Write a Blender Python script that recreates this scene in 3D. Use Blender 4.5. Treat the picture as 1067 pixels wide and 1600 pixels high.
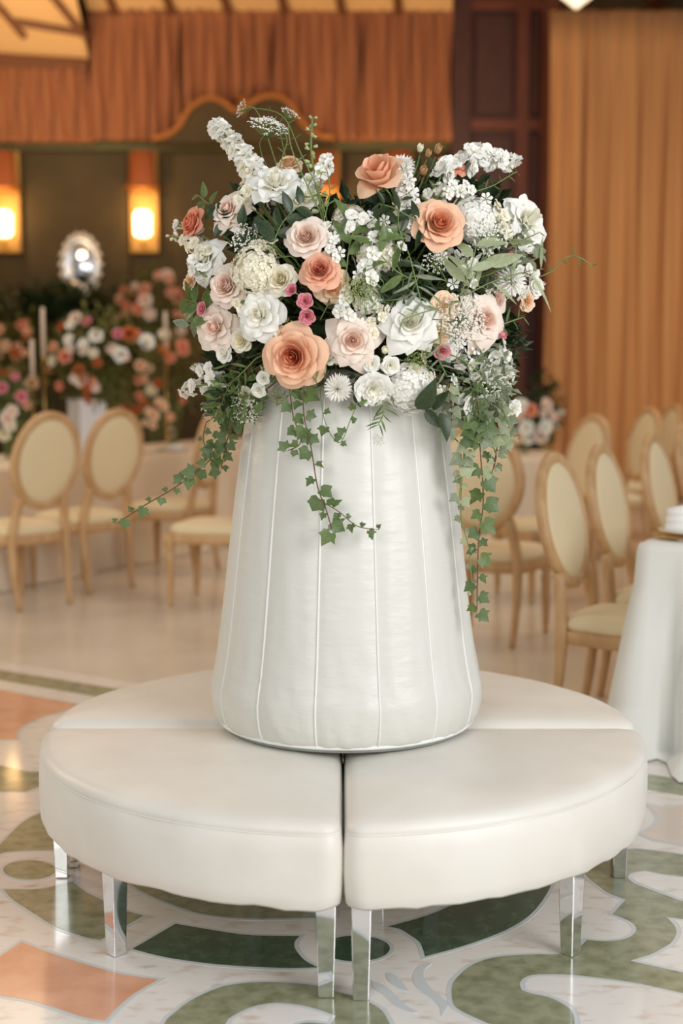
import bpy, math, random
from math import sin, cos, pi, sqrt, radians
from mathutils import Vector, Matrix, Quaternion, noise
random.seed(11)
scene = bpy.context.scene
C = scene.collection
for o in list(bpy.data.objects): bpy.data.objects.remove(o)

# ------------------------------------------------------------------ camera
FPX, PITCH, EYE = 2120.0, 0.1008, 1.35
cam_d = bpy.data.cameras.new('camera'); cam = bpy.data.objects.new('camera', cam_d); C.objects.link(cam)
cam.location = (0, 0, EYE); cam.rotation_euler = (pi/2-PITCH, 0, 0)
cam_d.sensor_width = 36; cam_d.lens = FPX/1600*36; cam_d.clip_end = 100
cam_d.dof.use_dof = True; cam_d.dof.focus_distance = 3.33; cam_d.dof.aperture_fstop = 1.75
scene.camera = cam
# ------------------------------------------------------------------ world, lights, exposure
w = bpy.data.worlds.new('world'); scene.world = w; w.use_nodes = True
w.node_tree.nodes['Background'].inputs[0].default_value = (0.93, 0.965, 1.0, 1)
w.node_tree.nodes['Background'].inputs[1].default_value = 0.36
scene.view_settings.view_transform = 'Standard'; scene.view_settings.look = 'None'
scene.view_settings.gamma = 1; scene.view_settings.use_curve_mapping = False
scene.view_settings.exposure = 0.14
def area(name, loc, target, sx, sy, power, col):
    d = bpy.data.lights.new(name, 'AREA'); d.shape = 'RECTANGLE'; d.size = sx; d.size_y = sy
    d.energy = power; d.color = col
    o = bpy.data.objects.new(name, d); C.objects.link(o); o.location = loc
    o.rotation_euler = (Vector(target)-Vector(loc)).to_track_quat('-Z', 'Y').to_euler(); return o
area('assumed_daylight', (3.9, -0.6, 2.9), (0.1, 3.6, 1.1), 3.0, 2.8, 196, (0.985, 0.98, 1.0))  # assumed soft daylight from right behind the camera, no window is built
area('added_rear_fill', (-2.0, -2.4, 3.2), (0.0, 3.6, 1.0), 3.0, 2.4, 98, (1.0, 0.985, 0.95))  # added fill from left behind the camera, no opening is modelled there
area('assumed_hall_light', (-3.0, 10.0, 4.6), (-2.4, 8.8, 0), 3.0, 3.0, 66, (1.0, 0.76, 0.5))  # assumed warm overhead light at left, without a fixture
area('assumed_hall_light', (3.2, 9.5, 4.6), (2.4, 8.8, 0), 3.0, 3.0, 64, (1.0, 0.76, 0.5))  # assumed warm overhead light at right, likewise without a fixture
area('added_curtain_wash', (0.6, 13.4, 3.4), (0.2, 16, 5.2), 2.0, 0.3, 22, (1.0, 0.68, 0.4))  # added strip light brightening the copper valances, no lamp hangs there
area('added_curtain_wash', (4.2, 11.8, 2.6), (4.0, 15.0, 2.2), 1.5, 3.2, 34, (1.0, 0.8, 0.56))  # added panel light brightening the sand curtains, no real lamp behind it
area('ceiling_fill_light', (-3.2, 12.6, 3.9), (-3.2, 14.6, 5.3), 1.6, 1.2, 60, (1.0, 0.74, 0.46))  # added fill that brightens the sloping ceiling, no fixture stands there
area('assumed_side_light', (-4.5, 6.0, 2.6), (-0.3, 3.9, 0.7), 1.6, 1.6, 60, (1.0, 0.74, 0.48))  # assumed warm light reaching the bench from behind left, source unseen

# ------------------------------------------------------------------ pixel -> place
cP, sP = cos(PITCH), sin(PITCH)
def W(x, y, Y):
    u = (x-533.5)/FPX; v = (y-800)/FPX; k = Y/(cP - v*sP)
    return Vector((u*k, Y, EYE - (sP+v*cP)*k))
def FL(x, y, z=0.0):
    u = (x-533.5)/FPX; v = (y-800)/FPX
    k = (EYE-z)/(sP+v*cP); return Vector((u*k, (cP-v*sP)*k, z))
# ------------------------------------------------------------------ materials
def mat(name, col, rough=0.6, metal=0.0, col2=None, nscale=20, bump=0, bscale=80, trans=0, sheen=0, stretch=None, spec=0.5, emis=None, estr=0, detail=4, ramp=(0.35,0.65), coat=0):
    m = bpy.data.materials.new(name); m.use_nodes = True; nt = m.node_tree; N = nt.nodes; L = nt.links
    b = N['Principled BSDF']; b.inputs['Base Color'].default_value = (*col, 1)
    b.inputs['Roughness'].default_value = rough; b.inputs['Metallic'].default_value = metal
    b.inputs['Specular IOR Level'].default_value = spec
    if sheen: b.inputs['Sheen Weight'].default_value = sheen
    if coat: b.inputs['Coat Weight'].default_value = coat; b.inputs['Coat Roughness'].default_value = 0.08
    if emis: b.inputs['Emission Color'].default_value = (*emis, 1); b.inputs['Emission Strength'].default_value = estr
    tc = N.new('ShaderNodeTexCoord'); mp = N.new('ShaderNodeMapping'); L.new(tc.outputs['Object'], mp.inputs[0])
    if stretch: mp.inputs['Scale'].default_value = stretch
    if col2:
        n = N.new('ShaderNodeTexNoise'); n.inputs['Scale'].default_value = nscale; n.inputs['Detail'].default_value = detail
        L.new(mp.outputs[0], n.inputs['Vector'])
        r = N.new('ShaderNodeValToRGB'); r.color_ramp.elements[0].position = ramp[0]; r.color_ramp.elements[1].position = ramp[1]
        r.color_ramp.elements[0].color = (*col, 1); r.color_ramp.elements[1].color = (*col2, 1)
        L.new(n.outputs['Fac'], r.inputs[0]); L.new(r.outputs[0], b.inputs['Base Color'])
    if bump:
        n = N.new('ShaderNodeTexNoise'); n.inputs['Scale'].default_value = bscale; n.inputs['Detail'].default_value = 3
        L.new(mp.outputs[0], n.inputs['Vector'])
        bp = N.new('ShaderNodeBump'); bp.inputs['Strength'].default_value = bump; bp.inputs['Distance'].default_value = 0.01
        L.new(n.outputs['Fac'], bp.inputs['Height']); L.new(bp.outputs[0], b.inputs['Normal'])
    if trans:
        t = N.new('ShaderNodeBsdfTranslucent'); t.inputs[0].default_value = (*[min(1, c*1.05) for c in (col if not col2 else col2)], 1)
        mx = N.new('ShaderNodeMixShader'); mx.inputs[0].default_value = trans
        L.new(b.outputs[0], mx.inputs[1]); L.new(t.outputs[0], mx.inputs[2]); L.new(mx.outputs[0], N['Material Output'].inputs[0])
    return m
def petal_mat(name, inner, outer, trans=0.22, mid=None):
    # colour runs from the heart of the bloom to its outer petals (UV.y)
    m = bpy.data.materials.new(name); m.use_nodes = True; nt = m.node_tree; N = nt.nodes; L = nt.links
    b = N['Principled BSDF']; b.inputs['Roughness'].default_value = 0.55; b.inputs['Specular IOR Level'].default_value = 0.25
    uv = N.new('ShaderNodeUVMap'); sp = N.new('ShaderNodeSeparateXYZ'); L.new(uv.outputs[0], sp.inputs[0])
    n = N.new('ShaderNodeTexNoise'); n.inputs['Scale'].default_value = 3; tc = N.new('ShaderNodeTexCoord'); L.new(tc.outputs['Object'], n.inputs['Vector'])
    a = N.new('ShaderNodeMath'); a.operation = 'MULTIPLY_ADD'; a.inputs[1].default_value = 0.25; L.new(n.outputs['Fac'], a.inputs[0]); L.new(sp.outputs[1], a.inputs[2])
    s = N.new('ShaderNodeMath'); s.operation = 'SUBTRACT'; s.inputs[1].default_value = 0.125; L.new(a.outputs[0], s.inputs[0])
    r = N.new('ShaderNodeValToRGB'); r.color_ramp.elements[0].color = (*inner, 1); r.color_ramp.elements[1].color = (*outer, 1)
    r.color_ramp.elements[0].position = 0.05; r.color_ramp.elements[1].position = 0.62
    L.new(s.outputs[0], r.inputs[0]); L.new(r.outputs[0], b.inputs['Base Color'])
    t = N.new('ShaderNodeBsdfTranslucent'); L.new(r.outputs[0], t.inputs[0])
    mx = N.new('ShaderNodeMixShader'); mx.inputs[0].default_value = trans
    L.new(b.outputs[0], mx.inputs[1]); L.new(t.outputs[0], mx.inputs[2]); L.new(mx.outputs[0], N['Material Output'].inputs[0])
    return m
def s2l(r, g, b):
    f = lambda c: (c/255/12.92) if c <= 10 else ((c/255+0.055)/1.055)**2.4
    return (f(r), f(g), f(b))
M = {}
M['vinyl'] = mat('white_upholstery', s2l(232, 228, 218), 0.45, bump=0.12, bscale=10, sheen=0.1, col2=s2l(226, 221, 210), nscale=6)
M['satin'] = mat('satin_cover', s2l(218, 217, 208), 0.38, bump=0.35, bscale=7, stretch=(1.6, 1.6, 4.0), sheen=0.1)
M['piping'] = mat('piping', s2l(235, 235, 231), 0.5)
M['basegreen'] = mat('pedestal_base', s2l(150, 158, 150), 0.6)
M['chrome'] = mat('chrome', (0.86, 0.87, 0.88), 0.06, 1.0)
M['marble'] = mat('white_marble', s2l(234, 229, 222), 0.16, col2=s2l(200, 172, 150), nscale=13, detail=10, ramp=(0.54, 0.80), stretch=(1, 2.2, 1), coat=0.3)
M['plainfloor'] = mat('cream_floor', s2l(220, 214, 202), 0.2, col2=s2l(210, 200, 184), nscale=2, detail=6, coat=0.2)
M['gmarb'] = mat('green_marble', s2l(118, 120, 88), 0.22, col2=s2l(154, 156, 126), nscale=22, detail=10, ramp=(0.3, 0.6), coat=0.3)
M['dgmarb'] = mat('deep_green_marble', s2l(44, 70, 50), 0.16, col2=s2l(78, 100, 74), nscale=24, detail=9, ramp=(0.35, 0.7), coat=0.3)
M['smarb'] = mat('salmon_marble', s2l(228, 172, 140), 0.18, col2=s2l(210, 150, 116), nscale=10, detail=9, ramp=(0.4, 0.75), coat=0.3)
M['bmarb'] = mat('beige_marble', s2l(220, 208, 196), 0.18, col2=s2l(226, 198, 178), nscale=8, detail=8, ramp=(0.45, 0.75), coat=0.3)
M['grmarb'] = mat('pale_grey_marble', s2l(206, 210, 210), 0.2, coat=0.2)
M['cloth'] = mat('table_linen', s2l(226, 226, 218), 0.55, bump=0.1, bscale=6, sheen=0.2)
M['cloth2'] = mat('table_linen_ivory', s2l(232, 214, 190), 0.6, sheen=0.2)
M['chairwood'] = mat('limed_oak', s2l(205, 168, 122), 0.5, col2=s2l(190, 148, 100), nscale=8, stretch=(3, 3, 1))
M['chairpad'] = mat('cream_linen_pad', s2l(226, 208, 168), 0.8, sheen=0.2, bump=0.1, bscale=120)
M['curtL'] = mat('copper_drape', s2l(162, 102, 62), 0.75, sheen=0.15)
M['curtR'] = mat('sand_drape', s2l(196, 144, 92), 0.75, sheen=0.15)
M['olive'] = mat('olive_wall', s2l(74, 56, 14), 0.7, col2=s2l(64, 48, 10), nscale=3)
M['olivetrim'] = mat('olive_trim', s2l(96, 90, 42), 0.55)
M['gold'] = mat('gold_trim', s2l(168, 104, 44), 0.5, 0.2)
M['wood'] = mat('dark_wood', s2l(74, 34, 14), 0.55, col2=s2l(60, 26, 10), nscale=4, stretch=(6, 6, 1))
M['wood2'] = mat('red_wood', s2l(106, 52, 22), 0.55, col2=s2l(92, 42, 16), nscale=4, stretch=(6, 6, 1))
M['ceil'] = mat('cream_ceiling', s2l(222, 178, 120), 0.7)
M['beam'] = mat('brown_beam', s2l(112, 66, 34), 0.6)
M['sidewall'] = mat('hall_wall', s2l(150, 120, 80), 0.8)
M['glow'] = mat('lamp_glass', (1, 0.9, 0.7), 0.3, emis=(1.0, 0.72, 0.4), estr=7)
M['shade'] = mat('orange_shade', s2l(176, 96, 52), 0.7, trans=0.15)
M['amber'] = mat('amber_panel', s2l(190, 140, 60), 0.5)
M['silver'] = mat('silver_frame', (0.85, 0.85, 0.85), 0.2, 1.0)
M['mirror'] = mat('mirror_glass', (0.9, 0.9, 0.9), 0.03, 1.0)
M['wax'] = mat('candle_wax', s2l(238, 220, 200), 0.5, trans=0.2)
M['brass'] = mat('brass', s2l(200, 160, 90), 0.25, 1.0)
M['vasewhite'] = mat('white_vase', s2l(225, 225, 225), 0.35)
M['china'] = mat('white_china', s2l(240, 238, 232), 0.2)
M['goldchina'] = mat('gold_charger', s2l(200, 170, 110), 0.3, 0.7)
M['napkin'] = mat('white_napkin', s2l(236, 234, 228), 0.8)
M['foam'] = mat('green_foam', s2l(60, 84, 50), 0.9)
def glass():
    m = bpy.data.materials.new('clear_glass'); m.use_nodes = True; b = m.node_tree.nodes['Principled BSDF']
    b.inputs['Transmission Weight'].default_value = 1; b.inputs['Roughness'].default_value = 0.02; b.inputs['IOR'].default_value = 1.3; return m
M['glass'] = glass()
# petals
PM = {
 'peach': petal_mat('peach_petal', s2l(232, 142, 98), s2l(252, 208, 174)),
 'coral': petal_mat('coral_petal', s2l(226, 130, 96), s2l(244, 172, 140)),
 'dusty': petal_mat('dusty_rose_petal', s2l(222, 134, 108), s2l(248, 194, 164)),
 'blush': petal_mat('blush_petal', s2l(248, 214, 198), s2l(253, 238, 224)),
 'white': petal_mat('white_petal', s2l(248, 245, 226), s2l(254, 253, 246)),
 'cream': petal_mat('cream_petal', s2l(244, 234, 196), s2l(252, 247, 228)),
 'green': petal_mat('green_bud', s2l(150, 166, 96), s2l(206, 212, 160)),
 'pink': petal_mat('pink_petal', s2l(206, 104, 122), s2l(236, 158, 168)),
 'tan': petal_mat('russet_petal', s2l(140, 66, 54), s2l(206, 168, 118)),
 'apricot': petal_mat('apricot_petal', s2l(242, 182, 126), s2l(252, 226, 194)),
 'orange': petal_mat('orange_petal', s2l(150, 60, 25), s2l(214, 120, 66)),
}
G = {
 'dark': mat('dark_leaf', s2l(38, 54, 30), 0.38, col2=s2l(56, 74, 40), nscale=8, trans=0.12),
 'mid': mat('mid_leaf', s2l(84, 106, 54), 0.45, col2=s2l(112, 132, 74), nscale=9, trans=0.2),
 'ivy': mat('ivy_leaf', s2l(76, 98, 58), 0.45, col2=s2l(112, 132, 84), nscale=14, trans=0.2),
 'pale': mat('pale_leaf', s2l(158, 170, 128), 0.5, col2=s2l(184, 192, 156), nscale=8, trans=0.3),
 'grey': mat('grey_green_leaf', s2l(122, 134, 104), 0.5, col2=s2l(150, 160, 132), nscale=8, trans=0.2),
 'lime': mat('lime_floret', s2l(164, 176, 100), 0.6, trans=0.2),
 'olive': mat('olive_leaf', s2l(96, 100, 48), 0.5, col2=s2l(120, 120, 60), nscale=8, trans=0.2),
 'stem': mat('green_stem', s2l(116, 136, 76), 0.5),
 'brown': mat('brown_stem', s2l(110, 70, 44), 0.6),
}
# ------------------------------------------------------------------ mesh helpers
class MB:
    def __init__(s): s.v = []; s.f = []; s.uv = []
    def add(s, vs, fs, uv=None):
        k = len(s.v); s.v += [tuple(p) for p in vs]; s.f += [tuple(i+k for i in f) for f in fs]
        s.uv += uv if uv else [(0.5, 0.5)]*len(vs)
    def xadd(s, other, mtx):
        s.add([mtx @ Vector(p) for p in other.v], other.f, list(other.uv))
    def box(s, x0, x1, y0, y1, z0, z1):
        s.add([(x, y, z) for z in (z0, z1) for y in (y0, y1) for x in (x0, x1)],
              [(0,2,3,1),(4,5,7,6),(0,1,5,4),(2,6,7,3),(0,4,6,2),(1,3,7,5)])
    def tube(s, pts, rad, n=6, cap=True):
        pts = [Vector(p) for p in pts]; rr = rad if isinstance(rad, (list, tuple)) else [rad]*len(pts)
        rings = []; up = Vector((0.13, 0.21, 1)).normalized()
        for i, p in enumerate(pts):
            t = (pts[min(i+1, len(pts)-1)]-pts[max(i-1, 0)])
            if t.length < 1e-9: t = Vector((0, 0, 1))
            t.normalize(); a = t.cross(up)
            if a.length < 0.05: a = t.cross(Vector((1, 0.2, 0)))
            a.normalize(); b = t.cross(a)
            rings.append([p+(a*cos(2*pi*k/n)+b*sin(2*pi*k/n))*rr[i] for k in range(n)])
        vs = [q for r in rings for q in r]; fs = []
        for i in range(len(rings)-1):
            for k in range(n): fs.append((i*n+k, i*n+(k+1) % n, (i+1)*n+(k+1) % n, (i+1)*n+k))
        if cap: fs.append(tuple(range(n-1, -1, -1))); fs.append(tuple((len(rings)-1)*n+k for k in range(n)))
        s.add(vs, fs)
    def lathe(s, prof, n=24, c=(0, 0, 0), sx=1, sy=1):
        vs = []; fs = []
        for r, z in prof:
            for k in range(n): vs.append((c[0]+r*sx*cos(2*pi*k/n), c[1]+r*sy*sin(2*pi*k/n), c[2]+z))
        for i in range(len(prof)-1):
            for k in range(n): fs.append((i*n+k, i*n+(k+1) % n, (i+1)*n+(k+1) % n, (i+1)*n+k))
        fs.append(tuple(range(n-1, -1, -1))); fs.append(tuple((len(prof)-1)*n+k for k in range(n)))
        s.add(vs, fs)
    def mesh(s, name, m, smooth=True):
        me = bpy.data.meshes.new(name); me.from_pydata(s.v, [], s.f)
        ul = me.uv_layers.new(name='UVMap')
        buf = [0.0]*(2*len(me.loops)); vi = [0]*len(me.loops); me.loops.foreach_get('vertex_index', vi)
        for i, k in enumerate(vi): buf[2*i], buf[2*i+1] = s.uv[k]
        ul.data.foreach_set('uv', buf)
        if smooth: me.polygons.foreach_set('use_smooth', [True]*len(me.polygons))
        if m: me.materials.append(m)
        me.update(); return me
def link(name, me, parent=None, loc=None, rot=None, scale=None):
    o = bpy.data.objects.new(name, me); C.objects.link(o)
    if parent: o.parent = parent
    if loc is not None: o.location = loc
    if rot is not None:
        o.rotation_mode = 'QUATERNION' if isinstance(rot, Quaternion) else 'XYZ'
        if isinstance(rot, Quaternion): o.rotation_quaternion = rot
        else: o.rotation_euler = rot
    if scale is not None: o.scale = scale if hasattr(scale, '__len__') else (scale,)*3
    return o
def tag(o, label=None, cat=None, group=None, kind=None):
    if label: o['label'] = label
    if cat: o['category'] = cat
    if group: o['group'] = group
    if kind: o['kind'] = kind
    return o
def bevel(o, wd=0.004, seg=2):
    b = o.modifiers.new('bevel', 'BEVEL'); b.width = wd; b.segments = seg; b.limit_method = 'ANGLE'; return o
def solidify(o, t, off=0):
    b = o.modifiers.new('solid', 'SOLIDIFY'); b.thickness = t; b.offset = off; return o
def empty(name, loc=(0, 0, 0), rz=0, rot=None):
    return link(name, None, None, loc, rot if rot is not None else (0, 0, rz))
def copy_tree(o, parent=None):
    c = o.copy(); C.objects.link(c); c.parent = parent
    for ch in o.children: copy_tree(ch, c)
    return c
def smoothstep(a, b, x): t = max(0, min(1, (x-a)/(b-a))); return t*t*(3-2*t)
def crom(P, n=6, closed=False, sharp=None):
    """Catmull-Rom through points; corners sharper than `sharp` degrees stay corners."""
    P = [Vector(p) for p in P]; N = len(P); out = []
    def g(i): return P[i % N] if closed else P[max(0, min(N-1, i))]
    def corner(i):
        if sharp is None: return False
        a = g(i)-g(i-1); b = g(i+1)-g(i)
        return a.length > 1e-9 and b.length > 1e-9 and a.angle(b) > radians(sharp)
    for i in range(N if closed else N-1):
        p0, p1, p2, p3 = g(i-1), g(i), g(i+1), g(i+2)
        m1 = (p2-p1) if corner(i) else (p2-p0)/2
        m2 = (p2-p1) if corner(i+1) else (p3-p1)/2
        for k in range(n):
            t = k/n
            out.append(p1*(2*t**3-3*t**2+1)+m1*(t**3-2*t**2+t)+p2*(-2*t**3+3*t**2)+m2*(t**3-t**2))
    if not closed: out.append(P[-1].copy())
    return out
from mathutils.geometry import tessellate_polygon

# ================================================================== FLOOR
SX0, SX1, SY0, SY1 = -7.5, 8.0, -1.5, 16.2
b = MB(); b.add([(SX0, SY0, 0), (SX1, SY0, 0), (SX1, SY1, 0), (SX0, SY1, 0), (SX0, SY0, -.1), (SX1, SY0, -.1), (SX1, SY1, -.1), (SX0, SY1, -.1)],
                [(0, 1, 2, 3), (7, 6, 5, 4), (0, 4, 5, 1), (1, 5, 6, 2), (2, 6, 7, 3), (3, 7, 4, 0)])
floor = tag(link('floor', b.mesh('floor', M['marble'], False)), kind='structure')
def slab(name, pts, z0, z1, m, label=None):
    A = [Vector((p.x, p.y, z1)) for p in pts]; n = len(A)
    tris = tessellate_polygon([A]); bb = MB()
    fl = []
    for t in tris:
        a, bq, c = [A[i] for i in t]
        fl.append(tuple(t) if (bq-a).cross(c-a).z > 0 else (t[0], t[2], t[1]))
    ar = sum(A[i].x*A[(i+1) % n].y-A[(i+1) % n].x*A[i].y for i in range(n))
    sd = [(i, i+n, (i+1) % n+n, (i+1) % n) if ar > 0 else ((i+1) % n, (i+1) % n+n, i+n, i) for i in range(n)]
    sd = [tuple(reversed(s)) for s in sd]
    bb.add([tuple(p) for p in A]+[(p.x, p.y, z0) for p in A], fl+[tuple(reversed(s)) for s in sd])
    o = link(name, bb.mesh(name, m, False), floor)
    if label: o['label'] = label
    return o
def outset(pts, d):
    n = len(pts); ar = sum(pts[i].x*pts[(i+1) % n].y-pts[(i+1) % n].x*pts[i].y for i in range(n)); sg = 1 if ar > 0 else -1
    out = []
    for i in range(n):
        a = pts[i]-pts[i-1]; c = pts[(i+1) % n]-pts[i]
        if a.length < 1e-7: a = c
        if c.length < 1e-7: c = a
        a = a.normalized(); c = c.normalized()
        n1 = Vector((a.y, -a.x, 0))*sg; n2 = Vector((c.y, -c.x, 0))*sg; m_ = n1+n2
        if m_.length < 0.3: m_ = n1*1.0
        else: m_ = m_.normalized()/max(0.55, m_.normalized().dot(n1))
        out.append(pts[i]+m_*d)
    return out
def ell(cx, cy, rx, ry, n=14): return [(cx+rx*cos(2*pi*k/n), cy+ry*sin(2*pi*k/n)) for k in range(n)]
INL = [
 ('g', [(-35,1352),(0,1320),(11,1308),(24,1295),(40,1282),(62,1271),(100,1258),(130,1290),(112,1329),(76,1329),(31,1330),(0,1334)]),
 ('g', ell(46,1359.5,41,15)),
 ('g', [(5,1390),(52,1390),(76,1387),(113,1378),(136,1395),(165,1409),(199,1424),(224,1431),(201,1444),(181,1456),(156,1469),(131,1464),(87,1448),(52,1427),(20,1406)]),
 ('g', [(170,1355),(199,1378),(218,1391),(247,1405),(278,1417),(310,1427),(358,1434),(409,1436),(501,1434),(524,1433),(524,1385),(420,1375),(300,1350),(220,1325)]),
 ('d', [(607,1448),(664,1432),(710,1413),(770,1385),(820,1350),(866,1345),(863,1375),(853,1399),(828,1430),(787,1455),(725,1478),(664,1495),(661,1484),(655,1472),(640,1461),(625,1452)]),
 ('d', [(274,1444),(310,1450),(352,1457),(395,1462),(468,1463),(461,1471),(460,1480),(468,1493),(479,1503),(496,1512),(451,1513),(395,1511),(338,1507),(282,1500),(240,1492),(207,1483)]),
 ('d', ell(556,1482.5,53,20)),
 ('s', [(-60,1535),(0,1495),(34,1472),(66,1485),(105,1498),(157,1514),(197,1524),(248,1531),(228,1542),(205,1556),(184,1574),(165,1595),(131,1590),(92,1577),(40,1562),(-20,1552)]),
 ('g', [(257,1600),(274,1582),(296,1565),(324,1551),(352,1541),(386,1536),(423,1535),(465,1537),(501,1542),(522,1549),(556,1558),(579,1568),(596,1579),(605,1593),(610,1610),(600,1650),(540,1700),(420,1720),(300,1690),(250,1640)]),
 ('w', [(361,1600),(381,1585),(403,1576),(431,1572),(465,1575),(493,1582),(515,1590),(511,1597),(479,1594),(454,1602),(438,1625),(400,1650),(362,1635)]),
 ('g', [(706,1543),(715,1527),(740,1507),(776,1496),(828,1492),(874,1491),(906,1479),(917,1469),(941,1471),(963,1470),(982,1465.6),(994,1455),(990,1444),(976,1436),(957,1429),(978,1406),(952,1396),(933,1383),(917,1369),(905,1350),(935,1335),(983,1327),(1009,1328),(1035,1331),(1067,1336),(1180,1358),(1260,1420),(1290,1560),(1230,1690),(1000,1700),(850,1640),(800,1614),(764,1600),(739,1589),(719,1579),(708,1568)]),
 ('w', [(820,1538),(828,1530),(845,1527),(888,1527.5),(941,1533),(995,1541),(1067,1557),(1120,1572),(1160,1610),(1100,1640),(980,1650),(908,1635),(906,1600),(901,1581),(888,1569),(861,1556),(834,1550),(822,1546)]),
 ('w', [(988,1371),(995,1366),(1009,1364),(1035,1369),(1067,1373),(1110,1380),(1160,1400),(1110,1415),(1067,1406),(1049,1400),(1022,1390),(995,1379.5)]),
 ('w', [(1052,1438),(1061,1448),(1064,1460),(1057,1474),(1043,1484),(1022,1495),(999,1502),(1022,1507),(1067,1517),(1120,1530),(1200,1520),(1180,1470),(1120,1448)]),
 ('b', [(1006,1255),(1020,1265),(1027.5,1277),(1026,1286),(1014,1296.5),(999,1303),(1020,1311.5),(1042,1316),(1067,1321),(1150,1338),(1220,1300),(1180,1262),(1120,1252),(1067,1259),(1047,1264),(1035,1262)]),
 ('s', [(0,1078),(37,1085),(75,1092),(124,1101),(94,1113),(71,1119),(52,1127),(37,1134),(28,1142),(26,1149),(28,1156),(0,1156),(-60,1157),(-110,1110),(-60,1069)]),
 ('g', [(0,1197),(19,1201),(37,1205),(59,1206),(95,1204),(88,1222),(59,1230),(40,1237),(19,1236.5),(0,1237),(-60,1232),(-90,1210),(-50,1192)]),
 ('l', [(604,1520),(612,1521),(624,1530),(634,1542),(638,1550),(625,1546),(612,1537),(604,1528)]),
 ('l', [(645,1526),(650,1515),(660,1507),(675,1506),(664,1515),(662,1528),(675,1546),(692,1560),(700,1570),(690,1588),(685,1570),(665,1553),(650,1542)]),
 ('l', [(580,1532),(600,1540),(618,1555),(635,1572),(655,1583),(640,1582),(618,1572),(600,1556),(583,1543)]),
]
IM = {'g': ('gmarb', 'olive green marble inlay'), 'd': ('dgmarb', 'deep green marble inlay'), 's': ('smarb', 'salmon marble inlay'),
      'w': ('marble', 'white marble paisley inlay'), 'b': ('bmarb', 'beige marble inlay'), 'l': ('grmarb', 'pale grey marble feather inlay')}
for i, (k, pp) in enumerate(INL):
    pts = crom([FL(*p) for p in pp], 4, True, 48)
    lift = 0.0012 if k == 'w' else 0.0
    if k != 'l': slab('inlay_border', outset(pts, 0.011), lift-0.004, 0.0006+lift, M['grmarb'], 'pale grey marble border')
    slab('inlay', pts, lift-0.004, 0.0012+lift, M[IM[k][0]], IM[k][1])
e0, e1 = FL(0, 1047), FL(1067, 1218.5); l0, l1 = FL(0, 1063), FL(1067, 1243)
def ext(a, c, s, t): d = c-a; return a-d*s, c+d*t
e0, e1 = ext(e0, e1, 0.5, 0.35); l0, l1 = ext(l0, l1, 0.5, 0.35)
slab('inlay_strip', [l0, l1, e1, e0], -0.004, 0.0012, M['gmarb'], 'long straight green marble strip')
g0, g1 = FL(0, 1034), FL(1067, 1203); g0, g1 = ext(g0, g1, 0.5, 0.35)
slab('plain_floor', [g0, g1, Vector((SX1, g1.y, 0)), Vector((SX1, SY1, 0)), Vector((SX0, SY1, 0)), Vector((SX0, g0.y, 0))], -0.004, 0.0008, M['plainfloor'], 'plain cream floor of the dining area')

# ================================================================== ROOM SHELL
def setbox(name, x0, x1, y0, y1, z0, z1, m, kind='structure', parent=None):
    bb = MB(); bb.box(x0, x1, y0, y1, z0, z1)
    o = link(name, bb.mesh(name, m, False), parent)
    if kind and not parent: o['kind'] = kind
    return o
WY = 15.6
wall = setbox('wall_back', SX0, SX1, WY, WY+.2, 0, 7.5, M['olive'])
wl = setbox('wall_left', SX0-.2, SX0, 7.5, WY+.2, 0, 7.5, M['sidewall'])
wr = setbox('wall_right', SX1, SX1+.2, 7.5, WY+.2, 0, 7.5, M['sidewall'])
# sloping ceiling over the dining end
zc = lambda y: 7.3-(y-6.5)*0.02
bb = MB(); bb.add([(SX0, 7.5, 6.6), (SX1, 7.5, 6.6), (SX1, WY+.2, 5.55), (SX0, WY+.2, 5.55), (SX0, 7.5, 6.75), (SX1, 7.5, 6.75), (SX1, WY+.2, 5.7), (SX0, WY+.2, 5.7)],
                  [(0, 3, 2, 1), (4, 5, 6, 7), (0, 1, 5, 4), (1, 2, 6, 5), (2, 3, 7, 6), (3, 0, 4, 7)])
wx0_ = W(704, 200, 15.3).x
ceil = tag(link('ceiling', bb.mesh('ceiling', M['ceil'], False)), kind='structure')
def czat(y): return 6.6-(y-7.5)*(1.05/8.3)
for x0 in (-6.6, -5.0, -3.95, -2.7, -1.55, -0.6, 0.6, 2.0, 3.4, 5.0):
    bb = MB(); a, c = 8.0, WY
    bb.add([(x0, a, czat(a)), (x0+.16, a, czat(a)), (x0+.16, c, czat(c)), (x0, c, czat(c)), (x0, a, czat(a)-.2), (x0+.16, a, czat(a)-.2), (x0+.16, c, czat(c)-.2), (x0, c, czat(c)-.2)],
           [(0, 1, 2, 3), (7, 6, 5, 4), (0, 4, 5, 1), (1, 5, 6, 2), (2, 6, 7, 3), (3, 7, 4, 0)])
    link('ceiling_beam', bb.mesh('ceiling_beam', M['beam'], False), ceil)
for y0 in (10.0, 12.2, 14.1):
    bb = MB(); bb.box(SX0, SX1, y0, y0+.18, czat(y0)-.16, czat(y0)-.005)
    link('ceiling_beam', bb.mesh('cross_beam', M['beam'], False), ceil)
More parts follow.
